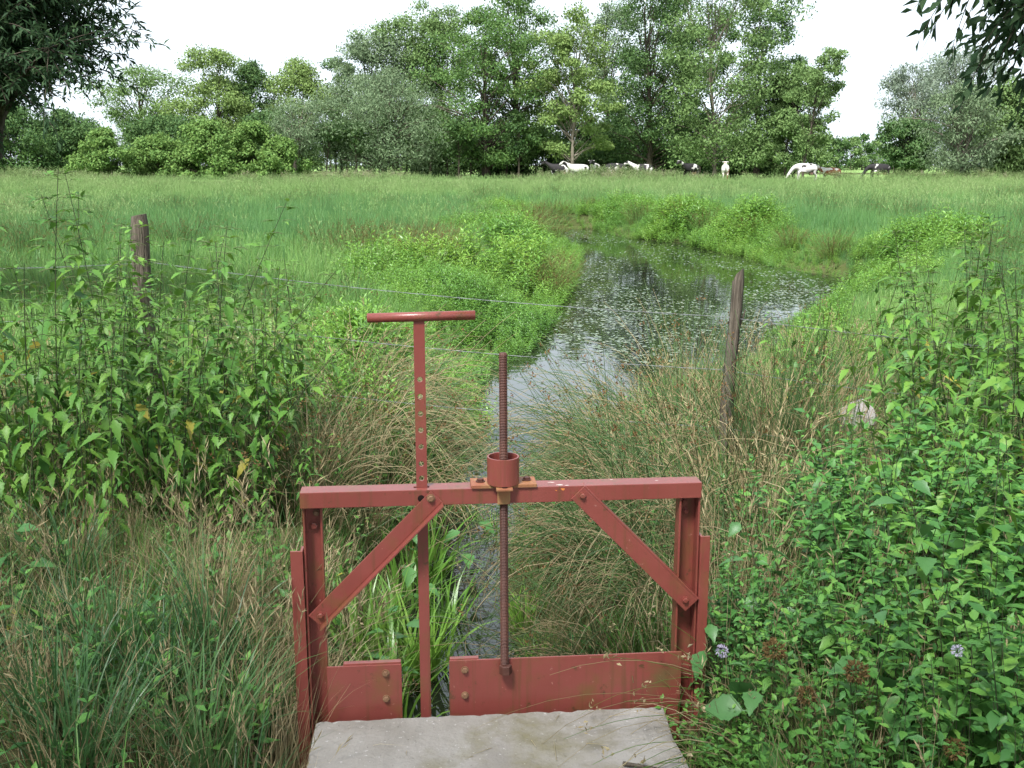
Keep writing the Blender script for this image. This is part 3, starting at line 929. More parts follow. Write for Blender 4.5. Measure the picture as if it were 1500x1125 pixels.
for nm, sel, src, lab in (('meadow_grass', is_lush, srcA, None), ('seeding_grass', is_pale, srcB, None), ('meadow_rushes', is_rush, srcC, None)):
    xx, yy = x[sel], y[sel]
    scatter(nm, on_ground(xx, yy), src, (grow * rng.uniform(0.75, 1.25, len(x)))[sel], 0.10)

# bright leafy herbs along both banks
srcH = [herb_mesh(6, 0.62, 0.16, 0.12, 0.30, [M['herb'], M['nettle_stem']], 8) for _ in range(5)]
N = 60000
x = rng.uniform(-6, 12, N); y = 7.5 * (42 / 7.5) ** rng.random(N)
s = pond_sd(x, y)
left = x < np.interp(y, [7, 10, 14, 20, 30, 36], [0.0, 0.3, 1.4, 2.6, 2.6, 2.2])
wid = np.where(left, np.interp(y, [7, 9, 11, 16, 24, 40], [0.7, 1.4, 2.3, 2.5, 2.3, 3.0]), np.interp(y, [7, 10, 14, 18, 20, 24, 30, 40], [0.2, 0.5, 0.9, 1.3, 2.4, 2.6, 2.2, 3.0]))
edge_n = noise2(x, y, 0.9, 21)
ok = (s > -0.25) & (s < wid * (0.25 + 1.25 * edge_n)) & (rng.random(N) < 0.25 + 0.9 * noise2(x, y, 1.6, 77))
x, y, s, left = x[ok], y[ok], s[ok], left[ok]
hs = (0.35 + 1.15 * noise2(x, y, 1.1, 5) ** 1.2) * np.clip(0.55 + s * 0.5, 0.5, 1.05) * rng.uniform(0.8, 1.2, len(x)) * np.where(left, np.interp(y, [9, 16, 22, 34], [0.85, 1.0, 0.72, 0.55]), np.interp(y, [7, 16, 19, 24], [0.45, 0.62, 0.75, 0.9]))
zz = np.maximum(ground_z(x, y), WATER_Z - 0.02)
scatter('bank_herbs', np.stack([x, y, zz], 1), srcH, hs, 0.15)

# grass and litter on the near banks
N = 6000
x = rng.uniform(-5.0, 5.5, N); y = rng.uniform(1.2, 8.6, N)
s = pond_sd(x, y)
gate_side = (y > 2.9) | (x < -0.62) | (x > 0.52)
ok = (s > 0.04) & gate_side & (np.abs(x) < 0.62 * y + 0.9)
x, y, s = x[ok], y[ok], s[ok]
srcG = [grass_tuft_mesh(46, 0.34, 0.11, 0.0065, 0.85, GM, 0.12, 0.0, 5) for _ in range(4)] + [grass_tuft_mesh(46, 0.32, 0.14, 0.005, 1.3, [M['grass_dark'], M['straw']], 0.8, 0.06, 5) for _ in range(3)]
scatter('bank_grass', on_ground(x, y), srcG, rng.uniform(0.5, 1.25, len(x)) * np.clip(0.5 + s, 0.6, 1) * np.where((x < -0.64) & (y < 4.6), 0.75, 1.0), 0.22, weights=[0.11] * 4 + [0.56 / 3] * 3)

# small floating leaves on the pond
N = 52000
x = rng.uniform(-0.5, 6.9, N); y = 9.0 * (34 / 9.0) ** rng.random(N)
s = pond_sd(x, y)
dens = np.clip((y - 9.7 - np.clip(1.2 - x, 0, 2) * 1.2) / 2.2, 0, 1) * (0.30 + 0.9 * (noise2(x, y * 0.5, 1.1, 31) > 0.42)) * (0.35 + noise2(x, y, 3.0, 8))
ok = (s < -0.02) & (rng.random(N) < dens * 0.62)
x, y = x[ok], y[ok]
n = len(x)
mb = MB()
k = 6
a = np.arange(k) / k * 2 * np.pi
rr = rng.uniform(0.011, 0.032, n)
nrm = unit(np.stack([rng.normal(0, 0.06, n), rng.normal(-0.02, 0.06, n), np.ones(n)], 1))
ux = unit(np.cross(nrm, unit(rng.normal(0, 1, (n, 3))))); uy = np.cross(nrm, ux)
c = np.stack([x, y, np.full(n, WATER_Z + 0.006)], 1)
v = c[:, None] + rr[:, None, None] * (np.cos(a)[None, :, None] * ux[:, None] + 0.62 * np.sin(a)[None, :, None] * uy[:, None])
mb.add(v.reshape(-1, 3), (np.arange(n)[:, None] * k + np.arange(k)[None]))
tag(link('floating_leaves', mb.mesh('floating_leaves', [M['pad']])), kind='stuff')

# ------------------------------------------------------------------ trees
def tube(mb, pts, radii, mat=0, sides=6):
    pts = np.asarray(pts, float)
    K1 = len(pts)
    tang = unit(np.gradient(pts, axis=0))
    ref = np.where(np.abs(tang[:, 2:3]) > 0.9, np.array([1.0, 0, 0]), np.array([0, 0, 1.0]))
    u_ = unit(np.cross(tang, ref)); w_ = np.cross(tang, u_)
    a_ = np.arange(sides) / sides * 2 * np.pi
    v_ = pts[:, None] + np.asarray(radii)[:, None, None] * (np.cos(a_)[None, :, None] * u_[:, None] + np.sin(a_)[None, :, None] * w_[:, None])
    b_ = np.arange(K1 - 1) * sides
    f_ = [np.stack([b_ + k, b_ + (k + 1) % sides, b_ + sides + (k + 1) % sides, b_ + sides + k], 1) for k in range(sides)]
    mb.add(v_.reshape(-1, 3), np.concatenate(f_), mat)

def profile(shape, t):
    """crown half-width at relative height t of the crown"""
    if shape == 'round': return np.sqrt(np.clip(1 - (2 * t - 0.95) ** 2, 0.02, 1))
    if shape == 'tall': return np.clip(np.sin(np.pi * np.clip(t * 0.80 + 0.14, 0, 1)) ** 0.45, 0.2, 1)
    if shape == 'cone': return np.clip(1.05 - t, 0.08, 1) ** 0.8 * np.clip(t * 8 + 0.35, 0, 1)
    if shape == 'bush': return np.sqrt(np.clip(1 - t ** 2.2, 0.03, 1))
    if shape == 'fan': return np.clip(0.25 + t * 1.1, 0, 1) * np.sqrt(np.clip(1.12 - t ** 4, 0.05, 1))

def tree(name, label, x, y, h, r_, base, foliage, shape='round', nclump=92, nleaf=235, leaf=0.26, clump=0.36, flat=0.60, bark='bark', trunk_r=None, lean=(0, 0), forks=1, narrow=0.55, droop=0.0, seed=None, group=None, cat='tree', bare=0.0, ground=None):
    lr = np.random.default_rng(seed if seed is not None else int(abs(x * 131 + y * 17 + h * 1000)))
    root = empty(name, (x, y, float(ground_z(x, y)) if ground is None else ground), 0)
    tag(root, label, cat, group)
    trunk_r = trunk_r or h * 0.016
    # crown clumps, mostly in the outer shell
    t = lr.random(nclump) ** 0.92
    w = profile(shape, t)
    a = lr.uniform(0, 6.283, nclump); rad = np.sqrt(lr.uniform(0.12, 1.0, nclump))
    z = base + (h - base) * t
    lobes = 1 + 0.22 * np.sin(a * 3 + lr.uniform(0, 6)) + 0.16 * np.sin(a * 2 + z * 6 / h + lr.uniform(0, 6)) + lr.normal(0, 0.10, nclump)
    rc = r_ * clump * lr.uniform(0.62, 1.30, nclump)
    cc = np.stack([np.cos(a) * rad * w * lobes * (r_ * 1.25 - rc * 0.35) + lean[0] * (z / h) ** 1.3, np.sin(a) * rad * w * lobes * (r_ * 1.25 - rc * 0.35) + lean[1] * (z / h) ** 1.3, z - rc * flat * 0.7], 1)
    cc[:, 2] = np.maximum(cc[:, 2], base * 0.9 + 0.2)
    n = nclump * nleaf
    ci = np.repeat(np.arange(nclump), nleaf)
    d = unit(lr.normal(0, 1, (n, 3)))
    q = lr.random(n) ** 0.42
    q = np.where(lr.random(n) < 0.16, q * lr.uniform(1.0, 1.6, n), q)           # stray twigs beyond the clump
    off = d * (q * rc[ci])[:, None]
    off[:, 2] *= flat
    off[:, 2] -= droop * np.hypot(off[:, 0], off[:, 1]) ** 1.5
    c = cc[ci] + off
    nrm = unit(d * np.array([0.6, 0.6, 0.4]) + np.array([0, 0, 0.55]) + lr.normal(0, 0.36, (n, 3)))
    ax = unit(lr.normal(0, 1, (n, 3)) + d * 0.5 + np.array([0, 0, -0.35 - droop * 3]))
    L = leaf * lr.uniform(0.6, 1.35, n)
    mb = MB()
    diamonds(mb, c, ax, nrm, L, L * narrow, 0, 0.12)
    cr = link('crown', mb.mesh('crown', [M[foliage]]), root)
    # trunk, forks, limbs to the clumps
    mb = MB()
    tops = []
    for f in range(forks):
        fa = lr.uniform(0, 6.283); sp = 0.0 if forks == 1 else r_ * 0.35
        tt = np.linspace(0, 1, 9)
        zz = tt * (h * 0.9)
        wob = h * 0.012
        px = lean[0] * (zz / h) ** 1.3 + np.cos(fa) * sp * tt ** 1.2 + np.cumsum(lr.normal(0, wob, 9)) * tt
        py = lean[1] * (zz / h) ** 1.3 + np.sin(fa) * sp * tt ** 1.2 + np.cumsum(lr.normal(0, wob, 9)) * tt
        P = np.stack([px, py, zz], 1); P[0, 2] = -0.15
        rr = trunk_r * (0.9 / math.sqrt(forks) + 0.1) * (1 - 0.92 * tt); rr[0] *= 1.35
        tube(mb, P, rr, 0, 7); tops.append(P)
    if h > 2:
        for k in range(0, nclump, max(1, nclump // 45)):
            P = tops[lr.integers(forks)]
            zc = cc[k, 2]
            zs = np.clip(zc * lr.uniform(0.45, 0.8) - 0.2, base * 0.5, h * 0.85)
            s0 = np.array([np.interp(zs, P[:, 2], P[:, j]) for j in range(3)])
            e = cc[k]; md = (s0 + e) / 2 + np.array([0, 0, np.linalg.norm(e - s0) * 0.08]) + lr.normal(0, 0.04, 3) * r_ * 0.5
            r0_ = trunk_r * 0.32 * (1 - 0.7 * zs / h)
            tube(mb, [s0, (s0 + md) / 2, md, (md + e) / 2, e], r0_ * np.array([1, 0.8, 0.6, 0.4, 0.2]), 0, 4)
    link('trunk', mb.mesh('trunk', [M[bark]], True), root)
    return root

def TX(px, y): return (px - 750) / 1538 * y * 0.979              # where a tree stands at depth y
def TH(py, y): return 1.6 + (241 - py) / 1538 * y         # how tall it is

TREES = [
 # px, depth, top, half width px, base height m, foliage, shape, name, label, extra
 (18, 97, 158, 62, 0.8, 'dark', 'round', 'tree', 'dark bushy tree at the far field edge behind the pollard trunk', {}),
 (98, 100, 170, 46, 0.6, 'dark', 'round', 'tree', 'low dark tree between the pollard trunk and the bright green bushes', {}),
 (213, 122, 108, 62, 4.2, 'mid', 'fan', 'oak_tree', 'airy spreading tree with its dark limbs showing against the sky', dict(nclump=90, nleaf=150, clump=0.26, flat=0.5, trunk_r=0.34)),
 (318, 112, 84, 42, 2.0, 'light', 'tall', 'tree', 'tall light green tree with a pointed top right of the airy tree', dict(clump=0.36)),
 (372, 116, 103, 40, 1.5, 'dark', 'round', 'tree', 'dark round topped tree behind the grey willow with a leaning trunk', {}),
 (440, 114, 98, 46, 1.5, 'light', 'round', 'tree', 'light green dome shaped tree directly behind the leaning willow', {}),
 (500, 118, 90, 22, 1.5, 'dark', 'tall', 'tree', 'narrow dark tree peeking up between the light dome and the big grey willow', dict(nclump=36)),
 (430, 95, 148, 52, 3.0, 'grey', 'fan', 'willow_tree', 'grey green willow with a pale bare trunk leaning to one side', dict(lean=(1.2, 0), bark='bark_pale', trunk_r=0.20, nclump=46, nleaf=120, droop=0.12, narrow=0.32, leaf=0.28)),
 (545, 112, 62, 42, 2.0, 'grey', 'tall', 'tree', 'grey green tall tree rising behind the big spreading willow', dict(clump=0.36)),
 (606, 114, 36, 44, 2.0, 'mid', 'tall', 'tree', 'mid green tall tree left of the great dark oak, its top above the willow', dict(clump=0.36)),
 (562, 98, 112, 86, 1.7, 'grey', 'round', 'willow_tree', 'big spreading grey green willow with several thin trunks below', dict(nclump=120, nleaf=190, droop=0.10, narrow=0.36, leaf=0.26, forks=4, trunk_r=0.26)),
 (648, 116, 22, 36, 2.0, 'mid', 'tall', 'tree', 'tall tree whose feathery top shows just left of the great oak', dict(clump=0.34)),
 (712, 100, 30, 92, 1.6, 'oak', 'round', 'oak_tree', 'great dark green oak in the middle of the wood with layered boughs', dict(nclump=130, nleaf=190, flat=0.42, clump=0.26, trunk_r=0.36)),
 (762, 106, 4, 48, 2.5, 'oak', 'tall', 'oak_tree', 'dark oak with the highest pointed top, behind the great oak', dict(nclump=80, flat=0.5)),
 (838, 97, 32, 46, 2.2, 'light', 'tall', 'tree', 'yellow green tree with a visible grey trunk right of the great oak', dict(bark='bark_pale', trunk_r=0.19, nclump=70, clump=0.30, flat=0.45)),
 (893, 124, 22, 44, 2.5, 'grey', 'tall', 'tree', 'pale distant tree top in the notch beside the two poplars', {}),
 (952, 102, -24, 54, 1.6, 'dark', 'tall', 'poplar_tree', 'tall dark poplar standing left of the light green poplar', dict(nclump=120, nleaf=180, clump=0.32)),
 (1048, 96, -40, 68, 1.8, 'mid', 'tall', 'poplar_tree', 'very tall light poplar with two pale trunks visible low down', dict(bark='bark_pale', forks=2, trunk_r=0.23, nclump=130, nleaf=170, clump=0.28)),
 (1108, 104, 5, 40, 1.4, 'dark', 'tall', 'poplar_tree', 'dark poplar on the far side of the light two trunked poplar', dict(nclump=90, clump=0.34)),
 (1000, 112, -10, 50, 1.4, 'dark', 'tall', 'tree', 'dark tree filling the gap behind the two tall poplars', dict(nclump=80)),
 (1163, 100, 106, 34, 0.8, 'mid', 'tall', 'tree', 'soft green tree at the end of the wood behind the thin slanting tree', dict(droop=0.1)),
 (1176, 86, 78, 34, 2.6, 'mid', 'fan', 'slender_tree', 'slender airy tree with a thin dark slanting trunk next to the cows', dict(lean=(1.4, 0), trunk_r=0.10, nclump=50, nleaf=150, clump=0.32, leaf=0.22)),
 (1150, 92, 168, 26, 0.5, 'mid', 'bush', 'bush', 'rounded green bush below the soft green tree', dict(cat='bush', nclump=30)),
 (1325, 92, 176, 34, 0.9, 'dark', 'round', 'tree', 'small dark spreading tree in front of the pale willows', dict(nclump=50, flat=0.5)),
 (1352, 98, 106, 42, 3.4, 'pale', 'fan', 'willow_tree', 'pale blue grey willow with an open leaning crown at the field end', dict(lean=(-1.6, 0), bark='bark_pale', nclump=60, nleaf=190, droop=0.14, narrow=0.30, leaf=0.28, trunk_r=0.2)),
 (1398, 104, 76, 60, 3.5, 'pale', 'fan', 'willow_tree', 'tallest pale willow with several bare stems against the sky', dict(forks=3, bark='bark_pale', nclump=80, nleaf=190, droop=0.14, narrow=0.30, leaf=0.3, trunk_r=0.24)),
 (1406, 82, 126, 52, 1.3, 'grey', 'round', 'willow_tree', 'grey willow with a short stout trunk splitting into many stems', dict(forks=5, bark='bark_pale', nclump=80, nleaf=140, droop=0.14, narrow=0.32, leaf=0.26, trunk_r=0.26)),
 (1475, 86, 128, 50, 0.8, 'mid', 'round', 'tree', 'mid green tree under the overhanging branch at the field end', dict(nclump=80)),
 (1545, 84, 118, 60, 0.8, 'dark', 'round', 'tree', 'dark green tree cut by the picture edge below the overhanging branch', dict(nclump=70)),
 (1440, 102, 150, 45, 0.6, 'dark', 'round', 'tree', 'dark tree behind the short stout willow', {}),
 (-50, 100, 140, 60, 1.0, 'dark', 'round', 'tree', 'dark tree at the very end of the far hedge behind the pollard', {}),
 (250, 104, 176, 60, 0.5, 'dark', 'bush', 'bush', 'dark shrubby bush below the airy tree with dark limbs', dict(cat='bush')),
 (400, 104, 172, 50, 0.5, 'dark', 'bush', 'bush', 'dark bush behind the leaning grey willow', dict(cat='bush')),
]
# the bright sapling bushes along the left of the far hedge
for px, top, hw, lab in ((150, 196, 34, 'bright green sapling bush nearest the pollard trunk'), (232, 204, 40, 'broad low bright bush under the airy tree'),
                         (306, 180, 40, 'tallest bright yellow green bush of the hedge row'), (372, 186, 34, 'bright green bush left of the leaning willow'),
                         (410, 206, 26, 'small bright bush at the foot of the leaning willow'), (268, 212, 26, 'small yellow green bush between two taller bright bushes')):
    TREES.append((px, 92 + (px % 5), top, hw, 0.2, 'bright', 'bush', 'bush', lab, dict(cat='bush', nclump=46, clump=0.34)))
# dark scrub standing inside the wood, and small trunks below the willow
for px, top, hw, lab in ((640, 205, 34, 'low dark scrub below the left boughs of the great oak'), (730, 212, 40, 'dark scrub under the great oak trunk'), (785, 200, 36, 'dark scrub between the great oak and the yellow green tree'),
                         (870, 190, 42, 'dark scrub behind the cows left of the dark poplar'), (935, 196, 46, 'dark scrub at the foot of the dark poplar'), (1008, 206, 34, 'dark scrub at the foot of the two trunked poplar'),
                         (1095, 200, 44, 'dark scrub right of the two trunked poplar'), (900, 170, 50, 'shadowy tall scrub in the notch of the wood'), (1010, 150, 40, 'tall shadowy scrub between the poplars'), (830, 150, 40, 'tall shadowy scrub behind the yellow green tree')):
    TREES.append((px, 106 + (px % 7), top, hw, 0.3, 'dark', 'bush', 'bush', lab, dict(cat='bush', nclump=44, clump=0.36)))
for px, y, top, hw, hb, fol, shp, nm, lab, ex in TREES:
    ex = dict(ex)
    tree(nm, lab, TX(px, y), y, TH(top, y), hw * y / 1538 * (1.18 if shp == 'tall' else 1.06), hb, fol, shp, group='trees and bushes of the far wood', **ex)
for k, px in enumerate((478, 492, 508, 522, 540, 556, 576, 596, 612, 630, 655, 672, 690, 742, 760)):
    y = 96 + (k * 37 % 11)
    tree('thin_tree', 'thin dark stemmed young tree in the row under the big willow and oak', TX(px, y), y, 5.2 + (k * 7 % 4) * 0.4, 1.5, 2.6, 'dark', 'round', nclump=14, nleaf=110, clump=0.5, trunk_r=0.10, group='thin trees under the wood')
# the farther hedge seen through the gap on the other side of the pasture
for k, (px, top, hw) in enumerate(((1208, 206, 14), (1226, 204, 16), (1246, 203, 18), (1263, 200, 15), (1282, 208, 22), (1308, 200, 24), (1336, 206, 24))):
    y = 240 + k * 6
    tree('distant_tree', 'small bluish tree of the distant hedge beyond the cow pasture', TX(px, y), y, TH(top, y), hw * y / 1538, 0.5, 'dark' if k % 2 else 'mid', 'round', nclump=30, nleaf=60, leaf=0.6, group='distant hedge trees', trunk_r=0.2)
for k, px in enumerate(range(380, 1160, 52)):
    y = 205 + (k * 13 % 9)
    tree('distant_tree', 'distant tree seen between the trunks beyond the wood', TX(px, y), y, 7.5 + k % 3, 4.6, 0.4, 'mid', 'bush', nclump=24, nleaf=60, leaf=0.55, group='trees beyond the wood', trunk_r=0.2)

# ------------------------------------------------------------------ the two trees that frame the view
def limb(mb, p0, p1, r0, r1, sag=0.0, k=7, wob=0.05, sides=7):
    p0, p1 = np.array(p0, float), np.array(p1, float)
    t = np.linspace(0, 1, k)
    P = p0 + (p1 - p0) * t[:, None]
    P[:, 2] += sag * 4 * t * (1 - t)
    P[1:-1] += rng.normal(0, wob, (k - 2, 3)) * np.linalg.norm(p1 - p0) * 0.3
    tube(mb, P, r0 + (r1 - r0) * t, 0, sides)
    return P

def twigs(mbl, mbw, P, n, L, leafL, narrow, droop, spread=1.0, T=None, per=16, start=0.25):
    """leafy twigs along a limb: leaves on mbl, wood on mbw"""
    K = len(P) - 1
    for _ in range(n):
        f = rng.uniform(start, 1.0)
        b = np.array([np.interp(f * K, np.arange(K + 1), P[:, j]) for j in range(3)])
        d = unit(P[-1] - P[0] + rng.normal(0, spread, 3) * np.linalg.norm(P[-1] - P[0]) * 0.7)
        ln = L * rng.uniform(0.5, 1.2)
        t = np.linspace(0, 1, 6)
        Q = b + d * (t * ln)[:, None]
        Q[:, 2] -= droop * ln * t ** 2
        tube(mbw, Q, 0.006 * (1 - 0.8 * t), 0, 3)
        m = per
        tt = rng.uniform(0.1, 1.0, m)
        c = np.stack([np.interp(tt * 5, np.arange(6), Q[:, j]) for j in range(3)], 1)
        side = unit(rng.normal(0, 1, (m, 3)))
        ax = unit(d * 0.7 + side * 0.8 + np.array([0, 0, -0.45 * droop - 0.15]))
        diamonds(mbl, c, ax, unit(rng.normal(0, 0.6, (m, 3)) + np.array([0, 0, 1.0])), leafL * rng.uniform(0.7, 1.25, m), leafL * narrow * rng.uniform(0.8, 1.2, m), 0, 0.2)

rng = np.random.default_rng(77)
# left: pollard willow; its knobbly head leans into the frame, a fan of branches rises from it
wil = empty('pollard_willow', (-6.0, 9.6, 0.0))
tag(wil, 'pollard willow with a knobbly trunk head and a fan of dark leafy branches', 'tree')
mb = MB()
Pk = np.array([(0, 0, -0.2), (0.05, 0.05, 0.5), (0.2, 0.1, 1.0), (0.5, 0.2, 1.45), (0.92, 0.25, 1.78), (1.16, 0.28, 1.92), (1.30, 0.28, 1.98)])
tube(mb, Pk, [0.52, 0.42, 0.38, 0.36, 0.36, 0.28, 0.06], 0, 14)
for k in range(9):
    a = rng.uniform(0, 6.28)
    c = Pk[4] + np.array([0.22 * math.cos(a) - 0.02, 0.26 * math.sin(a), rng.uniform(-0.22, 0.2)])
    tube(mb, [c - np.array([0, 0, 0.12]), c, c + np.array([0.02, 0, 0.12])], [0.04, 0.13, 0.03], 0, 8)
V = mb.v
mb.v = [q + rng.normal(0, 0.014, q.shape) for q in V]
link('trunk', mb.mesh('trunk', [M['bark']], True), wil)
mbw, mbl = MB(), MB()
for k in range(42):
    e = np.array([rng.uniform(0.4, 2.50) , rng.uniform(-0.9, 1.0), rng.uniform(2.3, 4.2)])
    if e[0] > 1.5 and e[2] < 2.5: e[2] += 0.3
    P = limb(mbw, Pk[5] + rng.normal(0, 0.10, 3) * np.array([1, 1, 0.5]), e, 0.028, 0.007, 0.12, 7, 0.05, 5)
    twigs(mbl, mbw, P, 42, 0.62, 0.085, 0.27, 0.20, 1.0, None, 26, 0.20)
for k in range(26):                      # the crown to the left of and above the frame
    e = np.array([rng.uniform(-3.2, 1.0), rng.uniform(-2.0, 2.5), rng.uniform(3.4, 6.2)])
    P = limb(mbw, Pk[3] + rng.normal(0, 0.2, 3), e, 0.05, 0.01, 0.25, 7, 0.05, 5)
    twigs(mbl, mbw, P, 30, 1.1, 0.10, 0.26, 0.3, 1.0, None, 24, 0.25)
link('branches', mbw.mesh('branches', [M['bark']]), wil)
link('crown', mbl.mesh('crown', [M['near_willow']]), wil)

rng = np.random.default_rng(78)
# right: a tree beside the slab whose lowest branch hangs into the corner of the frame
rt = empty('overhanging_tree', (4.9, 3.6, 0.0))
tag(rt, 'overhanging tree reaching into the top right with a branch of large hanging dark leaves', 'tree')
mbw, mbl = MB(), MB()
trunkP = limb(mbw, (0, 0, -0.2), (-0.25, 0.1, 6.4), 0.24, 0.05, 0, 9, 0.015, 10)
for k in range(44):
    f = rng.uniform(0.42, 0.98)
    b = np.array([np.interp(f * 8, np.arange(9), trunkP[:, j]) for j in range(3)])
    a = rng.uniform(0, 6.28); ln = rng.uniform(2.0, 4.6)
    e = b + np.array([math.cos(a) * ln, math.sin(a) * ln, rng.uniform(0.3, 1.6)])
    if e[1] + 3.6 > 4.5 and e[2] < 1.6 + 0.17 * (e[1] + 3.6) + 1.2 and e[0] < 0: e[2] = 1.6 + 0.17 * (e[1] + 3.6) + 1.4
    P = limb(mbw, b, e, 0.055, 0.01, 0.2, 7, 0.05, 5)
    twigs(mbl, mbw, P, 30, 1.0, 0.125, 0.42, 0.25, 1.0, None, 22, 0.25)
for k in range(16):
    e = (rng.uniform(-2.55, -1.6), rng.uniform(1.9, 2.5), rng.uniform(2.2, 2.75))
    e = (e[0] + max(0, 2.5 - e[2]) * 1.2, e[1], e[2])
    P = limb(mbw, (-0.2, 0.4, 3.2 + 0.05 * k), e, 0.020, 0.006, 0.12, 7, 0.03, 5)
    twigs(mbl, mbw, P, 24, 0.34, 0.085, 0.42, 0.8, 0.8, None, 15, 0.55)
link('trunk', mbw.mesh('trunk', [M['bark']]), rt)
link('crown', mbl.mesh('crown', [M['near_willow']]), rt)
# unseen tree added behind the viewer to shade the slab and gate
bt = tree('added_shade_tree', 'unseen broad tree added behind the slab to shade the red gate', -2.6, -5.2, 12.0, 5.0, 3.3, 'near_willow', 'round', nclump=64, nleaf=130, leaf=0.27, clump=0.34, trunk_r=0.3, seed=5)

rng = np.random.default_rng(79)
# ------------------------------------------------------------------ nettles and mints: plants with their leaves
def leaf_mesh(T, mat):
    mb = MB(); mb.add(T[0], T[1]); return mb.mesh('leaf', [mat], True)
LEAF = {('nettle', 0): leaf_mesh(LT_NETTLE, M['nettle']), ('nettle', 1): leaf_mesh(LT_NETTLE, M['nettle_yellow']),
        ('mint', 0): leaf_mesh(LT_MINT, M['mint']), ('mint', 1): leaf_mesh(LT_MINT, M['mint'])}
TEMPL = {'nettle': LT_NETTLE, 'mint': LT_MINT}

def plant_plan(kind, h, lean, az, curve, lr):
    """stem line and leaf frames of one plant"""
    K = 10
    p = arcs(np.array([[0.0, 0, -0.04]]), np.array([az]), np.array([h]), np.array([lean]), np.array([curve]), K)[0]
    gap = 0.062 if kind == 'nettle' else 0.042
    t0 = 0.22 if kind == 'nettle' else 0.15
    npair = max(4, int(h * (1 - t0) / gap))
    t = np.linspace(t0, 0.985, npair)
    t = np.repeat(t, 2)
    c = np.stack([np.interp(t * K, np.arange(K + 1), p[:, j]) for j in range(3)], 1)
    n = len(t)
    la = lr.uniform(0, 6.28) + np.repeat(np.arange(npair) * (np.pi / 2 + 0.15), 2) + np.tile([0, np.pi], npair) + lr.normal(0, 0.28, n)
    top = np.clip((t - 0.75) / 0.25, 0, 1)
    if kind == 'nettle':
        L = 0.098 * np.interp(t, [0.2, 0.5, 0.8, 1], [0.85, 1.0, 0.8, 0.38]) * lr.uniform(0.7, 1.2, n)
        pitch = np.interp(t, [0.2, 0.7, 0.92, 1], [-0.55, -0.40, -0.05, 0.7]) + lr.normal(0, 0.25, n)
        pet = 0.020
    else:
        L = 0.060 * np.interp(t, [0.15, 0.6, 0.85, 1], [0.8, 1.05, 0.8, 0.45]) * lr.uniform(0.7, 1.25, n)
        pitch = np.interp(t, [0.2, 0.7, 0.92, 1], [-0.15, 0.10, 0.35, 0.8]) + lr.normal(0, 0.22, n)
        pet = 0.005
    c = c + np.stack([np.cos(la), np.sin(la), 0 * la], 1) * (pet + L * 0.16)[:, None]
    A = leaf_frames(c, la, pitch, lr.normal(0, 0.25, n), L)
    yellow = (lr.random(n) < (0.035 if kind == 'nettle' else 0.0)) & (t < 0.7)
    return p, c, A, yellow, t

def make_plant(kind, loc, h, label, group, lean=0.08, az=0.0, curve=0.15, detailed=False, name=None, seed=0, catkins=False):
    lr = np.random.default_rng(seed)
    name = name or ('stinging_nettle' if kind == 'nettle' else 'mint_plant')
    root = empty(name, loc)
    tag(root, label, 'plant', group)
    p, c, A, yellow, t = plant_plan(kind, h, lean, az, curve, lr)
    mb = MB()
    r0 = 0.0036 if kind == 'nettle' else 0.0026
    stems(mb, p[None], np.array([r0]), sides=4)
    if catkins:
        q = c[(t > 0.55)]
        q = np.repeat(q, 2, 0)
        a_ = lr.uniform(0, 6.28, len(q))
        pp = arcs(q, a_, np.full(len(q), 0.055), np.full(len(q), 1.3), np.full(len(q), 1.2), 3)
        stems(mb, pp, np.full(len(q), 0.0016), 1, 3, 0.6)
    link('stem', mb.mesh('stem', [M['nettle_stem'], M['catkin']]), root)
    # young side shoots: small leaves in the axils
    ns = int(len(c) * (0.7 if kind == 'nettle' else 1.0))
    k = lr.integers(0, len(c), ns)
    a_ = lr.uniform(0, 6.28, ns)
    cs = c[k] * 0.85 + 0.15 * np.stack([np.interp(t[k] * 10, np.arange(11), p[:, j]) for j in range(3)], 1) + lr.normal(0, 0.012, (ns, 3))
    As = leaf_frames(cs, a_, lr.normal(0.2, 0.4, ns), lr.normal(0, 0.3, ns), lr.uniform(0.025, 0.05, ns))
    if detailed:
        for i_ in range(len(c)):
            o = bpy.data.objects.new('leaf', LEAF[kind, int(yellow[i_])])
            C.objects.link(o); o.parent = root
            Mx = Matrix(A[i_].tolist()).to_4x4(); Mx.translation = Vector(c[i_])
            o.matrix_basis = Mx
        mb = MB(); put_leaves(mb, LT_MINT if kind == 'mint' else LT_NETTLE, cs, As)
        tag(link('small_leaves', mb.mesh('small_leaves', [M[kind]], True), root), kind='stuff')
    else:
        mb = MB()
        if (~yellow).any(): put_leaves(mb, TEMPL[kind], c[~yellow], A[~yellow], 0)
        if yellow.any(): put_leaves(mb, TEMPL[kind], c[yellow], A[yellow], 1)
        put_leaves(mb, LT_MINT if kind == 'mint' else LT_NETTLE, cs, As)
        tag(link('leaves', mb.mesh('leaves', [M[kind], M['nettle_yellow']], True), root), kind='stuff')
    return root

def copy_plant(src, loc, rz, sc, label, group):
    r = src.copy(); C.objects.link(r)
    r.location = loc; r.rotation_euler = (rng.normal(0, 0.07), rng.normal(0, 0.07), rz); r.scale = (sc, sc, sc)
    r['label'] = label; r['group'] = group
    for ch in src.children:
        c = ch.copy(); C.objects.link(c); c.parent = r
    return r

GL = 'stinging nettles left of the sluice'
GR = 'stinging nettles right of the sluice'
GMn = 'mint plants beside the slab'
def gz_(x, y): return (x, y, float(ground_z(x, y)))
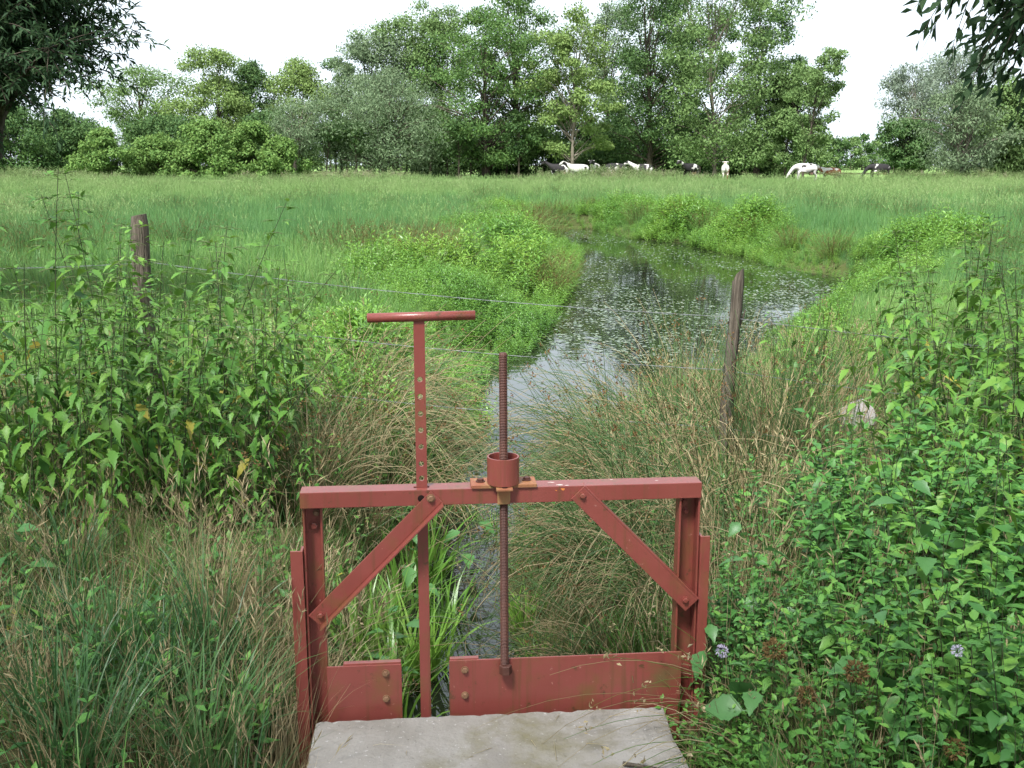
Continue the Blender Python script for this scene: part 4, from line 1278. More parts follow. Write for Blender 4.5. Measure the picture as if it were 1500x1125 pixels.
# the ones that stand out of the left stand
for k, (x, y, h, lean, az, cur, lab) in enumerate((
        (-1.72, 4.55, 1.62, 0.10, 2.8, 0.10, 'tallest nettle, its tip standing clear above the square-topped fence post'),
        (-1.98, 4.7, 1.52, 0.02, 0.5, 0.06, 'tall thin nettle with hanging seed strings left of the square-topped post'),
        (-1.62, 4.75, 1.60, 0.34, 0.1, 0.12, 'tall nettle slanting to the right above the meadow'),
        (-1.50, 4.6, 1.42, 0.42, -0.1, 0.35, 'nettle arching over to the right with a pale drooping tip'),
        (-1.38, 4.45, 1.22, 0.55, 0.0, 0.25, 'lower nettle leaning far right towards the T handle'),
        (-2.35, 4.6, 1.45, 0.05, 2.0, 0.1, 'tall nettle at the outer left end of the stand'),
        (-2.1, 4.3, 1.18, 0.25, 3.0, 0.2, 'nettle with a bare dark stem leaning left'))):
    make_plant('nettle', gz_(x, y), h, lab, GL, lean, az, cur, True, seed=100 + k, catkins=True)
protoN = [make_plant('nettle', gz_(-1.9 + 0.16 * k, 4.35 + 0.1 * (k % 3)), 1.02 + 0.05 * (k % 4), 'leafy nettle in the front of the stand left of the gate', GL, 0.06, k, 0.12, True, seed=40 + k, catkins=k % 2 == 0) for k in range(6)]
protoJ = [make_plant('nettle', gz_(-2.2 + 0.2 * k, 5.1), 1.05 + 0.05 * (k % 3), 'leafy nettle in the thick of the stand around the square-topped post', GL, 0.07, k * 2.1, 0.12, False, seed=60 + k, catkins=True) for k in range(6)]
def stand(n, xr, yr, hf, src, label, group, seed, mind=0.07):
    lr = np.random.default_rng(seed); pts = []
    while len(pts) < n:
        x, y = lr.uniform(*xr), lr.uniform(*yr)
        if all((x - a) ** 2 + (y - b) ** 2 > mind ** 2 for a, b, _ in pts) and pond_sd(np.array([x]), np.array([y]))[0] > 0.15 and hf(x, y) > 0:
            pts.append((x, y, hf(x, y)))
    for k, (x, y, h) in enumerate(pts):
        s_ = src[lr.integers(len(src))]
        copy_plant(s_, gz_(x, y), lr.uniform(0, 6.28), h * lr.uniform(0.85, 1.12), label(x, y) if callable(label) else label, group)
def lab_mint(x, y):
    if y < 2.35: return 'mint in the lowest corner of the mound, ' + ('next to the slab' if x < 0.9 else 'away from the slab')
    if y < 2.95: return 'pale tipped mint ' + ('along the edge of the slab' if x < 0.85 else 'in mid mound behind the brown seed heads' if x < 1.2 else 'in the thick of the mound far from the slab')
    if y < 3.5: return 'mint on the crest of the mound ' + ('close to the right gate post' if x < 1.05 else 'below the tall nettles')
    return 'mint at the back of the mound ' + ('beside the dry rushes' if x < 1.25 else 'at the feet of the tall right hand nettles')
def lab_left(x, y):
    row = 'in the front row' if y < 4.7 else 'deep inside the stand' if y < 5.3 else 'in the last row by the wire'
    side = 'towards the gate' if x < 0 and x > -1.45 else 'under the square-topped post' if x > -2.2 else 'at the outer end'
    return 'nettle %s of the left stand, %s' % (row, side)
def lab_right(x, y):
    row = 'in the front row' if y < 4.6 else 'deep inside the stand' if y < 5.3 else 'in the last row by the meadow'
    side = 'towards the pale stone' if x < 1.95 else 'beyond the pale stone' if x < 2.6 else 'at the outer end'
    return 'nettle %s of the right stand, %s' % (row, side)
hL = lambda x, y: (0.98 - 0.25 * max(0, x + 1.35)) * (1.0 if x < -0.95 else 0)
stand(22, (-2.3, -1.05), (4.0, 4.7), lambda x, y: hL(x, y) * 0.92, protoN, lab_left, GL, 1)
stand(70, (-3.2, -1.0), (4.3, 5.9), lambda x, y: hL(x, y), protoJ, lab_left, GL, 2)
stand(13, (-3.1, -1.25), (4.3, 5.4), lambda x, y: 1.36, protoJ, 'slim taller nettle rising above the rest of the left stand', GL, 36, 0.18)
stand(9, (-2.25, -1.75), (5.35, 5.85), lambda x, y: 1.16, protoJ, 'leafy nettle growing close in front of the square-topped post', GL, 33, 0.05)
stand(16, (-1.15, -0.5), (3.4, 5.2), lambda x, y: 0.45, protoJ, 'short nettle in the shade of the gate post', 'short nettles by the gate', 3)
# right stand
protoR = [make_plant('nettle', gz_(1.5 + 0.14 * k, 4.1 + 0.12 * (k % 3)), 1.02 + 0.06 * (k % 3), 'nettle with a dark stem in the front of the stand right of the stone', GR, 0.12, 2.6 + k * 0.5, 0.14, True, seed=80 + k, catkins=k % 2 == 0) for k in range(6)]
hR = lambda x, y: 0.62 + 0.50 * min(1.0, max(0, (x - 1.25) / 0.8)) if abs(x - 0.337 * y) > 0.15 or y > 5.75 else 0.36
stand(20, (1.35, 2.3), (3.9, 4.6), lambda x, y: hR(x, y), protoR, lab_right, GR, 4)
stand(62, (1.5, 3.4), (4.3, 6.0), lambda x, y: hR(x, y), protoJ, lab_right, GR, 5)
# mint and young nettles along the right of the slab
protoM = [make_plant('mint', gz_(0.95 + 0.13 * k, 2.75 + 0.16 * (k % 3)), 0.50 + 0.05 * (k % 3), 'bushy mint in front of the mound right of the slab', GMn, 0.12, k, 0.15, True, seed=120 + k) for k in range(7)]
protoMj = [make_plant('mint', gz_(1.1 + 0.13 * k, 3.3 + 0.1 * (k % 3)), 0.50 + 0.05 * (k % 3), 'bushy mint in the back of the mound right of the gate', GMn, 0.10, k * 1.7, 0.15, False, seed=140 + k) for k in range(7)]
hM = lambda x, y: (0.46 + 0.82 * min(1.0, max(0, (x - 0.52) / 0.95))) * (1.0 if x > (0.47 if y < 2.82 else 0.66 + 0.12 * (y - 2.75)) else 0) 
stand(64, (0.47, 1.35), (1.9, 2.9), hM, protoM, lab_mint, GMn, 6, 0.06)
stand(230, (0.60, 2.0), (1.8, 4.2), hM, protoMj, lab_mint, GMn, 7, 0.055)
stand(22, (0.46, 0.66), (2.42, 2.88), lambda x, y: 0.50, protoM, 'mint leaning over the slab in front of the lower right corner of the gate', GMn, 35, 0.04)
stand(24, (0.62, 0.85), (2.80, 3.4), lambda x, y: 0.62, protoMj, 'low mint growing round the foot of the right gate post', GMn, 34, 0.04)
stand(9, (1.2, 2.0), (2.6, 3.8), lambda x, y: 0.75, protoN, 'young nettle pushing up through the mint', 'young nettles in the mint', 8, 0.2)

# ------------------------------------------------------------------ rush tussocks and grass tufts, each a thing
RM = [M['rush'], M['straw'], M['brown']]
def tussocks(name, meshes, spots, sc, label, group, tilt=0.05, cat='rushes'):
    for k, sp in enumerate(spots):
        x, y = sp[:2]
        z = max(float(ground_z(x, y)), WATER_Z - 0.03)
        o = link(name, meshes[k % len(meshes)], None, (x, y, z), (rng.normal(0, tilt), rng.normal(0, tilt), sp[2] if len(sp) > 2 else rng.uniform(0, 6.28)), sc * rng.uniform(0.85, 1.2))
        tag(o, sp[3] if len(sp) > 3 else label, cat, group)
arch = [rush_mesh(170, 0.95, 0.13, RM, (-0.45, -0.15), 1.8, 0.45, 0.22, 0.0027, 8, 0.40) for _ in range(4)]
tussocks('rush_tussock', arch, [(0.42, 4.15, 0.1), (0.55, 4.55, -0.2), (0.80, 4.30, 0.2), (0.68, 5.0, 0.0), (1.0, 4.8, 0.3), (0.45, 5.1, -0.3), (0.85, 5.5, 0.1), (0.45, 5.8, 0.2), (0.55, 3.75, 0.3), (0.85, 3.85, -0.1), (1.1, 5.3, 0.1), (0.75, 6.2, 0.3), (1.05, 4.25, 0.2), (0.62, 6.7, 0.0), (0.32, 3.6, 0.1)], 0.92,
         'tangled rush tussock arching over the ditch behind the gate', 'rush tussocks behind the right half of the gate')
up = [rush_mesh(130, 1.0, 0.12, RM, (0, 0), 0.45, 0.34, 0.35, 0.0030, 6, 0.18) for _ in range(3)]
tussocks('rush_tussock', up, [(1.30, 5.05), (1.22, 5.7), (1.55, 5.5), (1.85, 6.1), (1.0, 6.1), (1.6, 5.0)], 0.8,
         'upright dark green rushes growing around the thin fence post', 'upright rushes by the thin post')
lf = [rush_mesh(160, 0.95, 0.14, RM, (0.35, -0.25), 1.6, 0.62, 0.4, 0.0027, 8, 0.4) for _ in range(3)]
tussocks('rush_tussock', lf, [(-0.80, 6.0, 0.0), (-0.58, 6.5, 0.2), (-0.62, 5.6, -0.2), (-0.75, 7.0, 0.1), (-0.95, 6.6, 0.3), (-1.0, 7.7, 0.1), (-1.1, 7.2, 0.0)], 0.9,
         'straw coloured rush tussock drooping to the water behind the T handle', 'rush tussocks behind the T handle')
br2 = [rush_mesh(140, 0.8, 0.15, [M['rush'], M['straw'], M['brown']], (0, -0.1), 0.8, 0.7, 0.9, 0.0027, 6, 0.3) for _ in range(3)]
tussocks('rush_tussock', br2, [(-1.18, 5.3), (-0.98, 5.0), (-0.85, 5.3), (-1.0, 4.7), (-0.75, 4.8), (-2.75, 5.6), (-3.0, 5.2)], 0.85,
         'brown dried rush clump between the nettles and the gate', 'brown rush clumps by the nettles')
oc = [rush_mesh(240, 0.85, 0.30, [M['ochre'], M['meadow'], M['brown']], (0, 0), 0.7, 0.4, 0.8, 0.0045, 4, 0.4) for _ in range(3)]
tussocks('reed_clump', oc, [(-2.0, 17.6), (-1.5, 16.9), (-2.5, 18.4), (-1.1, 18.3), (-2.9, 17.2), (-1.7, 19.2), (-2.2, 15.6), (-1.2, 15.2)], 1.05, 'brownish reeds left of the bright herb bank', 'brown reeds on the left bank')
tussocks('reed_clump', oc, [(0.45, 15.8), (0.6, 16.6), (0.5, 17.4), (0.85, 18.2), (0.35, 16.3)], 0.8, 'ochre reeds standing at the left edge of the pond', 'ochre reeds at the pond edge')
tussocks('reed_clump', oc, [(0.6, 25.5), (0.95, 27.5), (0.5, 29.0), (0.9, 31.0), (1.4, 35.0), (0.3, 24.0)], 1.0, 'ochre reeds at the narrow far end of the pond', 'ochre reeds at the far end')
tussocks('reed_clump', oc, [(4.6, 29.5), (5.2, 28.0), (5.8, 25.5), (6.0, 22.8), (3.8, 31.5), (6.3, 20.6), (2.6, 36)], 0.9, 'greenish brown reeds on the far right bank of the pond', 'reeds on the far right bank')
# long grass in front on the left, bluish green with straw between
gt = [grass_tuft_mesh(120, 0.54, 0.10, 0.0075, 1.0, [M['grass_dark'], M['straw']], 0.12, 0.0, 7) for _ in range(4)]
st_ = [grass_tuft_mesh(90, 0.50, 0.12, 0.0042, 0.9, [M['straw'], M['straw']], 0.5, 0.10, 6) for _ in range(3)]
tussocks('grass_tuft', gt, [(-1.05, 2.85), (-0.85, 2.60), (-1.30, 2.72), (-1.25, 3.05), (-1.62, 2.75), (-0.98, 3.15), (-1.5, 3.3), (-0.78, 2.95), (-1.8, 3.2), (-1.15, 2.5), (-0.72, 2.40), (-2.0, 3.6), (-1.7, 3.8)], 0.82, 'thick tuft of long green grass left of the slab', 'long grass tufts left of the slab', 0.1, 'grass tuft')
tussocks('grass_tuft', gt, [(-2.6, 4.5), (-2.9, 5.3), (-2.4, 3.9), (-3.2, 6.2), (-2.6, 6.6), (-3.4, 5.6)], 0.9, 'lush tuft of grass at the outer side of the nettle stand', 'grass tufts outside the nettles', 0.1, 'grass tuft')
tussocks('straw_tuft', st_, [(-0.74, 3.02), (-0.68, 2.80), (-0.90, 3.35), (-0.80, 3.55), (-1.38, 3.15), (-1.1, 3.5), (-1.55, 2.95), (-0.66, 3.3), (-1.9, 3.0), (-0.6, 3.15), (-0.69, 2.70), (-0.66, 2.56), (-0.73, 2.86), (-0.70, 2.42)], 0.85, 'dry straw coloured grass tuft around the left gate post', 'dry grass tufts left of the gate', 0.15, 'grass tuft')
tussocks('straw_tuft', st_, [(0.75, 3.5), (0.95, 3.6), (0.72, 3.2), (1.15, 4.6), (1.35, 4.85), (1.2, 4.0)], 0.9, 'dry straw coloured grass tuft beside the right gate post', 'dry grass tufts right of the gate', 0.15, 'grass tuft')
# broad bladed water grass on the ditch bank just behind the left half of the gate
bw = [grass_tuft_mesh(46, 0.42, 0.09, 0.016, 1.1, [M['herb'], M['herb']], 0.0, 0.0, 6) for _ in range(3)]
tussocks('water_grass', bw, [(-0.50, 3.55), (-0.45, 3.85), (-0.52, 4.2), (-0.42, 3.35), (-0.48, 4.6), (-0.36, 3.95), (-0.42, 5.0), (-0.30, 4.4), (-0.6, 3.9)], 0.95, 'bright broad leaved water grass behind the left diagonal brace', 'water grass behind the gate', 0.12, 'grass tuft')
tussocks('water_grass', bw, [(0.05, 4.3), (0.10, 4.8), (0.02, 3.6), (0.1, 3.9), (-0.1, 5.6), (0.15, 5.5), (-0.25, 5.9), (0.25, 6.4)], 0.6, 'small water grass tuft standing in the ditch behind the threaded rod', 'water grass in the ditch', 0.15, 'grass tuft')
# arching stalks with seed heads that cross the gate and the slab from the right
ar = [rush_mesh(12, 0.85, 0.06, [M['grass'], M['straw'], M['straw']], (-0.85, -0.10), 0.75, 0.4, 1.0, 0.0018, 9, 0.2) for _ in range(2)]
tussocks('arching_stalks', ar, [(0.72, 2.98, 0.0), (0.74, 2.78, 0.25), (0.70, 2.6, 0.4), (0.78, 3.1, -0.2)], 0.95, 'thin arching stalks bending from the mint over the gate board', 'arching stalks over the gate board', 0.1, 'grass stalks')
al = [rush_mesh(10, 0.95, 0.06, [M['straw'], M['straw'], M['straw']], (0.75, 0.0), 0.25, 0.5, 0.6, 0.0018, 9, 0.3) for _ in range(2)]
tussocks('arching_stalks', al, [(-0.88, 2.9, 0.2), (-0.80, 3.0, 0.4), (-0.95, 3.1, 0.1)], 0.9, 'straw stalks slanting up across the left gate post', 'straw stalks across the left post', 0.1, 'grass stalks')

# small flowers and seed heads in the mint
def flower(name, loc, r_, mat, label, cat, stalk=0.3, n=140):
    root = empty(name, (loc[0], loc[1], loc[2])); tag(root, label, cat)
    mb = MB(); d = unit(rng.normal(0, 1, (n, 3)))
    diamonds(mb, d * r_ * rng.uniform(0.5, 0.9, (n, 1)), d + rng.normal(0, 0.3, (n, 3)), unit(rng.normal(0, 1, (n, 3))), np.full(n, r_ * 0.36), np.full(n, r_ * 0.20))
    tag(link('flower_head', mb.mesh('flower_head', [M[mat]]), root), kind='stuff')
    mb = MB(); stems(mb, arcs(np.array([[0.02, 0, -stalk]]), np.array([3.0]), np.array([stalk]), np.array([0.05]), np.array([0.05]), 4), np.array([0.002]))
    link('stalk', mb.mesh('stalk', [M['nettle_stem']]), root)
flower('mint_flower', (0.60, 2.78, 0.24), 0.019, 'flower', 'round pale lilac mint flower beside the foot of the right gate post', 'flower')
flower('mint_flower', (1.03, 2.25, 0.50), 0.014, 'flower', 'small lilac mint flower deep in the mint mound', 'flower')
for k, (x, y, z, lab) in enumerate(((0.75, 2.45, 0.28, 'brown dried seed head low in the mint nearest the slab'), (0.86, 2.42, 0.36, 'largest brown dried seed head under a broad leaf in the mint'), (1.02, 2.2, 0.28, 'brown dried seed head at the bottom edge of the mint mound'), (0.70, 2.60, 0.33, 'thin brown seed head close to the gate board'))):
    flower('seed_head', (x, y, z), 0.024 + 0.006 * (k % 2), 'seed', lab, 'seed head', 0.3, 260)
for k in range(9):
    x, y = -1.62 - 0.05 * (k % 3) - 0.04 * k % 0.2, 3.15 + 0.06 * (k % 4)
    flower('yellow_flower', (x, y, float(ground_z(x, y)) + 0.14 + 0.02 * (k % 3)), 0.009, 'yellow', 'tiny yellow meadow flower low in the grass at the far left', 'flower', 0.16, 40)
    C.objects['yellow_flower' + ('' if k == 0 else '.%03d' % k)]['group'] = 'yellow flowers in the grass'

# straw bits and a fallen twig lying on the slab
mb = MB(); n = 26
u_ = rng.uniform(-0.5, 0.5, n); v_ = rng.uniform(-0.9, -0.08, n); a_ = rng.uniform(0, 6.28, n)
b = np.array([list(GATE @ Vector((u_[k], v_[k], 0.008))) for k in range(n)])
stems(mb, arcs(b, a_, rng.uniform(0.02, 0.09, n), np.full(n, 1.5), rng.normal(0.05, 0.03, n), 3), np.full(n, 0.0011), 0)
tag(link('straw_litter', mb.mesh('straw_litter', [M['straw']])), kind='stuff')
mb = MB(); b = np.array([list(GATE @ Vector((0.27, -0.36, 0.013)))])
stems(mb, arcs(b, np.array([-0.35]), np.array([0.20]), np.array([1.53]), np.array([0.03]), 5), np.array([0.006]), 0, 6, 0.4)
tag(link('fallen_twig', mb.mesh('fallen_twig', [M['wood']])), 'short brown twig lying on the concrete slab near the mint', 'twig')

# ------------------------------------------------------------------ far edge of the field: weeds, pasture, cows
mb = MB(); mb.add([(-700, 82.5, 0.335), (700, 82.5, 0.335), (900, 900, 0.335), (-900, 900, 0.335)], [(0, 1, 2, 3)])
M['pasture'] = noise_mat('grazed_pasture', [(0.10, 0.19, 0.055), (0.15, 0.24, 0.075), (0.22, 0.28, 0.11)], 0.25, 8, 1.0, 0.05, 0.6, 3, 0.1)
tag(link('pasture', mb.mesh('pasture', [M['pasture']])), kind='structure')
M['weed'] = leaf_mat('field_edge_weed', [(0.085, 0.150, 0.055), (0.13, 0.20, 0.07), (0.19, 0.25, 0.10), (0.30, 0.24, 0.19)], 0.3, 0.6, 0.2, 'object')
srcW = [herb_mesh(16, 0.9, 0.35, 0.15, 0.32, [M['weed'], M['nettle_stem']], 9) for _ in range(4)]
N = 2600
x = rng.uniform(-46, 46, N); y = rng.uniform(75, 83, N)
kk = noise2(x, y * 2, 0.35, 3) + 0.10 * ((x > -4) & (x < 14)) - 0.12 * (x > 18)
ok = rng.random(N) < np.clip((kk - 0.35) * 2.2, 0.03, 1)
scatter('field_edge_weeds', on_ground(x[ok], y[ok]), srcW, rng.uniform(0.45, 1.15, ok.sum()) * (0.5 + 0.7 * kk[ok]), 0.12)

def coat(name, dark, lo, white=(0.43, 0.41, 0.385)):
    m = bpy.data.materials.new(name); t, o = nodes_of(m)
    tcn = t.nodes.new('ShaderNodeTexCoord'); oi = t.nodes.new('ShaderNodeObjectInfo')
    va = t.nodes.new('ShaderNodeVectorMath'); va.operation = 'MULTIPLY_ADD'
    va.inputs[1].default_value = (37, 51, 29)
    t.links.new(oi.outputs['Random'], va.inputs[0]); t.links.new(tcn.outputs['Object'], va.inputs[2])
    n = t.nodes.new('ShaderNodeTexNoise'); n.inputs['Scale'].default_value = 1.35; n.inputs['Detail'].default_value = 2.5
    t.links.new(va.outputs[0], n.inputs['Vector'])
    r = ramp_node(t, [(lo - 0.012, dark), (lo + 0.012, white)])
    t.links.new(n.outputs['Fac'], r.inputs[0])
    p = t.nodes.new('ShaderNodeBsdfPrincipled'); p.inputs['Roughness'].default_value = 0.75; p.inputs['Specular IOR Level'].default_value = 0.2
    t.links.new(r.outputs[0], p.inputs['Base Color']); t.links.new(p.outputs[0], o.inputs[0])
    return m
BLK, BRN = (0.018, 0.016, 0.017), (0.16, 0.060, 0.030)
COAT = {'pied': coat('black_and_white_coat', BLK, 0.50), 'white': coat('mostly_white_coat', BLK, 0.40), 'black': coat('mostly_black_coat', BLK, 0.58), 'brown': coat('brown_and_white_coat', BRN, 0.50), 'whitebrown': coat('white_coat_with_brown', BRN, 0.42)}
M['udder'] = noise_mat('pink_udder', [(0.45, 0.27, 0.23), (0.52, 0.33, 0.29)], 8, 2, 0.7, 0.2, 0)

def cow_body(graze):
    V, E_, Rr = [], [], []
    def add(p, r, parent=None):
        V.append(p); Rr.append(r)
        if parent is not None: E_.append((parent, len(V) - 1))
        return len(V) - 1
    pel = add((-0.62, 0, 1.10), 0.27)
    rump = add((-0.86, 0, 1.16), 0.20, pel)
    bel = add((-0.10, 0, 1.02), 0.36, pel)
    che = add((0.42, 0, 1.04), 0.33, bel)
    wit = add((0.72, 0, 1.14), 0.25, che)
    if graze:
        pts = [((0.98, 0, 0.98), 0.17), ((1.18, 0, 0.70), 0.13), ((1.32, 0, 0.46), 0.125), ((1.42, 0, 0.26), 0.095), ((1.47, 0, 0.12), 0.08)]
    else:
        pts = [((0.96, 0, 1.30), 0.18), ((1.16, 0, 1.44), 0.14), ((1.34, 0, 1.50), 0.13), ((1.52, 0, 1.38), 0.10), ((1.63, 0, 1.28), 0.08)]
    last = wit; head = None
    for k, (p, r) in enumerate(pts):
        last = add(p, r, last)
        if k == 2: head = last
    hp = V[head]
    for s_ in (-1, 1):
        e1 = add((hp[0] - 0.05, s_ * 0.13, hp[2] + 0.07), 0.04, head); add((hp[0] - 0.08, s_ * 0.29, hp[2] + 0.05), 0.035, e1)
        sh = add((0.55, s_ * 0.17, 0.80), 0.13, che); kn = add((0.56, s_ * 0.17, 0.44), 0.07, sh); fe = add((0.55, s_ * 0.17, 0.14), 0.048, kn); add((0.59, s_ * 0.17, 0.03), 0.06, fe)
        hi = add((-0.68, s_ * 0.18, 0.84), 0.17, pel); stf = add((-0.60, s_ * 0.19, 0.64), 0.11, hi); hk = add((-0.80, s_ * 0.17, 0.44), 0.062, stf); fe = add((-0.74, s_ * 0.17, 0.14), 0.048, hk); add((-0.69, s_ * 0.17, 0.03), 0.06, fe)
    me = bpy.data.meshes.new('body'); me.from_pydata(V, E_, [])
    o = bpy.data.objects.new('cow_source', me); C.objects.link(o)
    sk = o.modifiers.new('skin', 'SKIN')
    for k, d in enumerate(me.skin_vertices[0].data):
        d.radius = (Rr[k], Rr[k]); d.use_root = k == 0
    o.modifiers.new('sub', 'SUBSURF').levels = 1
    dg = bpy.context.evaluated_depsgraph_get(); dg.update()
    res = bpy.data.meshes.new_from_object(o.evaluated_get(dg))
    bpy.data.objects.remove(o)
    for p in res.polygons: p.use_smooth = True
    return res
BODY = {True: cow_body(True), False: cow_body(False)}
def tail_mesh():
    mb = MB(); tube(mb, [(-1.0, 0, 1.24), (-1.09, 0, 1.1), (-1.10, 0, 0.8), (-1.09, 0, 0.55), (-1.09, 0.01, 0.42)], [0.035, 0.03, 0.025, 0.045, 0.01], 0, 6)
    return mb.mesh('tail', [M['bark']], True)
TAIL = tail_mesh()
bm = bmesh.new(); bmesh.ops.create_icosphere(bm, subdivisions=2, radius=0.17)
for w in bm.verts: w.co.z *= 0.75
for k, (a, b_) in enumerate(((1, 1), (1, -1), (-1, 1), (-1, -1))):
    lathe(bm, [(0.025, -0.10), (0.018, -0.18)], 6, 'Z', (a * 0.07, b_ * 0.07, 0))
UD = bpy.data.meshes.new('udder'); bm.to_mesh(UD); bm.free(); UD.materials.append(M['udder'])
def cow(px, y, rz, graze, ck, label, sc=1.0, dz=0.0):
    x = TX(px, y)
    root = empty('cow', (x, y, float(ground_z(x, y)) + dz), rz); root.scale = (sc,) * 3
    tag(root, label, 'cow', 'cows grazing at the edge of the wood')
    me = BODY[graze].copy(); me.materials.clear(); me.materials.append(COAT[ck])
    link('body', me, root); link('tail', TAIL, root); link('udder', UD, root, (-0.42, 0, 0.62))
cow(1181, 82, R(178), True, 'white', 'white cow with black patches grazing behind the slender slanting tree')
cow(1218, 88, R(172), False, 'brown', 'brown and white cow half hidden by weeds between the two grazing cows', 0.95, -0.25)
cow(1289, 84, R(180), True, 'black', 'black cow with a white belly grazing alone farthest from the wood')
cow(1063, 89, R(80), False, 'whitebrown', 'white cow with a brown patch seen from behind next to the poplar trunks')
cow(1012, 89, R(215), False, 'black', 'black cow facing the pond left of the poplar trunks')
cow(942, 90, R(165), False, 'pied', 'black and white cow at the foot of the dark poplar')
cow(903, 89, R(190), True, 'pied', 'black and white cow grazing left of the dark poplar')
cow(848, 88, R(185), False, 'white', 'nearly white cow in front of the yellow green tree')
cow(820, 91, R(170), False, 'black', 'dark cow in the shade left of the nearly white cow')
cow(872, 91, R(250), False, 'pied', 'cow facing the meadow between the nearly white cow and the grazing pied cow')

# broad leaved weeds among the mint and below the nettles, and low leaves between the grass
M['broad'] = leaf_mat('broad_weed_leaf', [(0.042, 0.125, 0.040), (0.060, 0.165, 0.050), (0.085, 0.205, 0.055)], 0.25, 0.42, 0.35)
BLEAF = leaf_mesh(LT_BROAD, M['broad'])
def broad_weed(x, y, h, n, label, group, seed):
    lr = np.random.default_rng(seed)
    root = empty('broad_leaved_weed', gz_(x, y), lr.uniform(0, 6.28)); tag(root, label, 'plant', group)
    p = arcs(np.array([[0.0, 0, -0.03]]), np.array([lr.uniform(0, 6)]), np.array([h]), np.array([0.12]), np.array([0.25]), 8)[0]
    t = np.linspace(0.25, 1, n)
    c = np.stack([np.interp(t * 8, np.arange(9), p[:, j]) for j in range(3)], 1)
    a = np.arange(n) * 2.4 + lr.normal(0, 0.3, n)
    L = lr.uniform(0.07, 0.125, n) * np.interp(t, [0.2, 0.7, 1], [1, 1, 0.55])
    c += np.stack([np.cos(a), np.sin(a), 0.3 + 0 * a], 1) * (L * 0.45)[:, None]
    A = leaf_frames(c, a, lr.normal(-0.1, 0.3, n), lr.normal(0, 0.3, n), L)
    mb = MB(); stems(mb, p[None], np.array([0.003]), sides=4)
    for k in range(n):
        q = np.array([np.interp(t[k] * 8, np.arange(9), p[:, j]) for j in range(3)])
        stems(mb, np.stack([q, c[k] - A[k][:, 0] * 0.1])[None], np.array([0.0013]), sides=3)
    link('stem', mb.mesh('stem', [M['nettle_stem']]), root)
    for k in range(n):
        o = bpy.data.objects.new('leaf', BLEAF); C.objects.link(o); o.parent = root
        Mx = Matrix(A[k].tolist()).to_4x4(); Mx.translation = Vector(c[k]); o.matrix_basis = Mx
for k, (x, y, h) in enumerate(((0.92, 2.42, 0.52), (0.70, 2.62, 0.34), (1.25, 2.75, 0.78), (1.4, 2.3, 0.85), (0.85, 3.2, 0.5), (0.64, 2.95, 0.30))):
    broad_weed(x, y, h, 9, 'broad leaved weed pushing up through the mint mound', 'broad leaved weeds in the mint', 300 + k)
for k, (x, y, h) in enumerate(((-1.95, 3.45, 0.36), (-2.05, 3.75, 0.42), (-1.85, 3.7, 0.34), (-2.2, 3.6, 0.4), (-2.1, 3.35, 0.32), (-2.3, 3.9, 0.4), (-1.75, 3.4, 0.25))):
    broad_weed(x, y, h, 9, 'low broad leaved weed in the grass at the left, below the nettles', 'low broad weeds in the left grass', 320 + k)
for k, (x, y, h) in enumerate(((-0.42, 4.4, 0.5), (-0.28, 5.0, 0.55), (-0.55, 4.9, 0.5), (0.02, 5.6, 0.5), (0.15, 6.0, 0.5), (-0.5, 3.7, 0.42))):
    broad_weed(x, y, h, 9, 'broad leaved waterside weed just behind the red beam', 'broad weeds in the ditch', 340 + k)
srcL = [herb_mesh(4, 0.24, 0.08, 0.055, 0.5, [M['mint'], M['nettle_stem']], 4) for _ in range(3)]
N = 900
x = rng.uniform(-4.0, 3.6, N); y = rng.uniform(2.1, 7.5, N)
ok = (pond_sd(x, y) > 0.1) & ((x < -0.66) | (x > 0.66) | (y > 3.1))
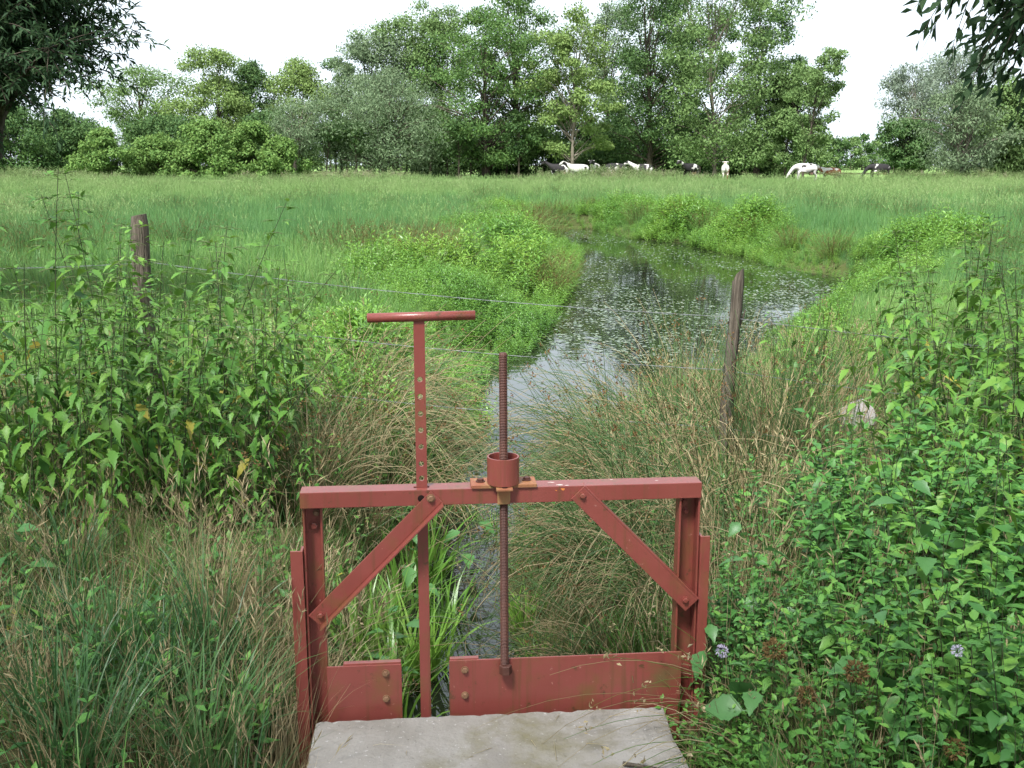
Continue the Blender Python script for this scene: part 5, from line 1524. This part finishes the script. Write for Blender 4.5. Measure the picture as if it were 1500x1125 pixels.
scatter('low_leaves', on_ground(x[ok], y[ok]), srcL, rng.uniform(0.6, 1.3, ok.sum()), 0.2)

# leafy herbs filling the slopes on both sides of the near water
N = 1500
x = rng.uniform(-2.2, 3.8, N); y = rng.uniform(6.0, 9.8, N); s = pond_sd(x, y)
ok = (s > 0.12) & (((x < 0) & (x > -1.9) & (noise2(x, y, 1.4, 51) > 0.42)) | ((x > 0.9) & (noise2(x, y, 1.5, 52) > 0.45)))
scatter('slope_herbs', on_ground(x[ok], y[ok]), srcH, rng.uniform(0.40, 0.75, ok.sum()) * np.where(x[ok] > 0, np.clip(0.45 + s[ok] * 0.3, 0.4, 0.9), 1.0), 0.15)

# rush tussocks dotted over the meadow, darker and stiffer than the grass
srcT = [rush_mesh(90, 0.80, 0.16, [M['meadow_blue'], M['ochre'], M['brown']], (0, 0), 0.45, 0.25, 0.5, 0.0050, 4, 0.28) for _ in range(4)]
N = 1500
x = rng.uniform(-1, 1, N); y = 9.5 * (70 / 9.5) ** rng.random(N); x = x * (0.55 * y + 2.0)
ok = (pond_sd(x, y) > 1.6) & (noise2(x, y, 0.35, 61) > 0.48)
scatter('meadow_tussocks', on_ground(x[ok], y[ok]), srcT, rng.uniform(0.6, 1.15, ok.sum()) * np.where(y[ok] < 16, 0.75, 1.0), 0.08)
# dead stalks standing in the mint and the nettles
ds = [rush_mesh(5, 1.0, 0.10, [M['straw'], M['straw'], M['brown']], (0, 0), 0.25, 0.4, 0.6, 0.0022, 6, 0.3) for _ in range(3)]
tussocks('dead_stalks', ds, [(0.95, 2.7), (1.25, 3.2), (1.5, 3.6), (0.8, 3.0), (1.1, 2.3)], 0.75, 'dead straw stalks standing up out of the mint mound', 'dead stalks in the mint', 0.2, 'dead stalks')
tussocks('dead_stalks', ds, [(-1.3, 3.9), (-1.6, 3.7), (-2.0, 4.0), (-1.1, 4.1), (-2.3, 4.2), (-1.45, 3.5)], 0.7, 'dead straw stalks at the foot of the left nettle stand', 'dead stalks under the nettles', 0.3, 'dead stalks')
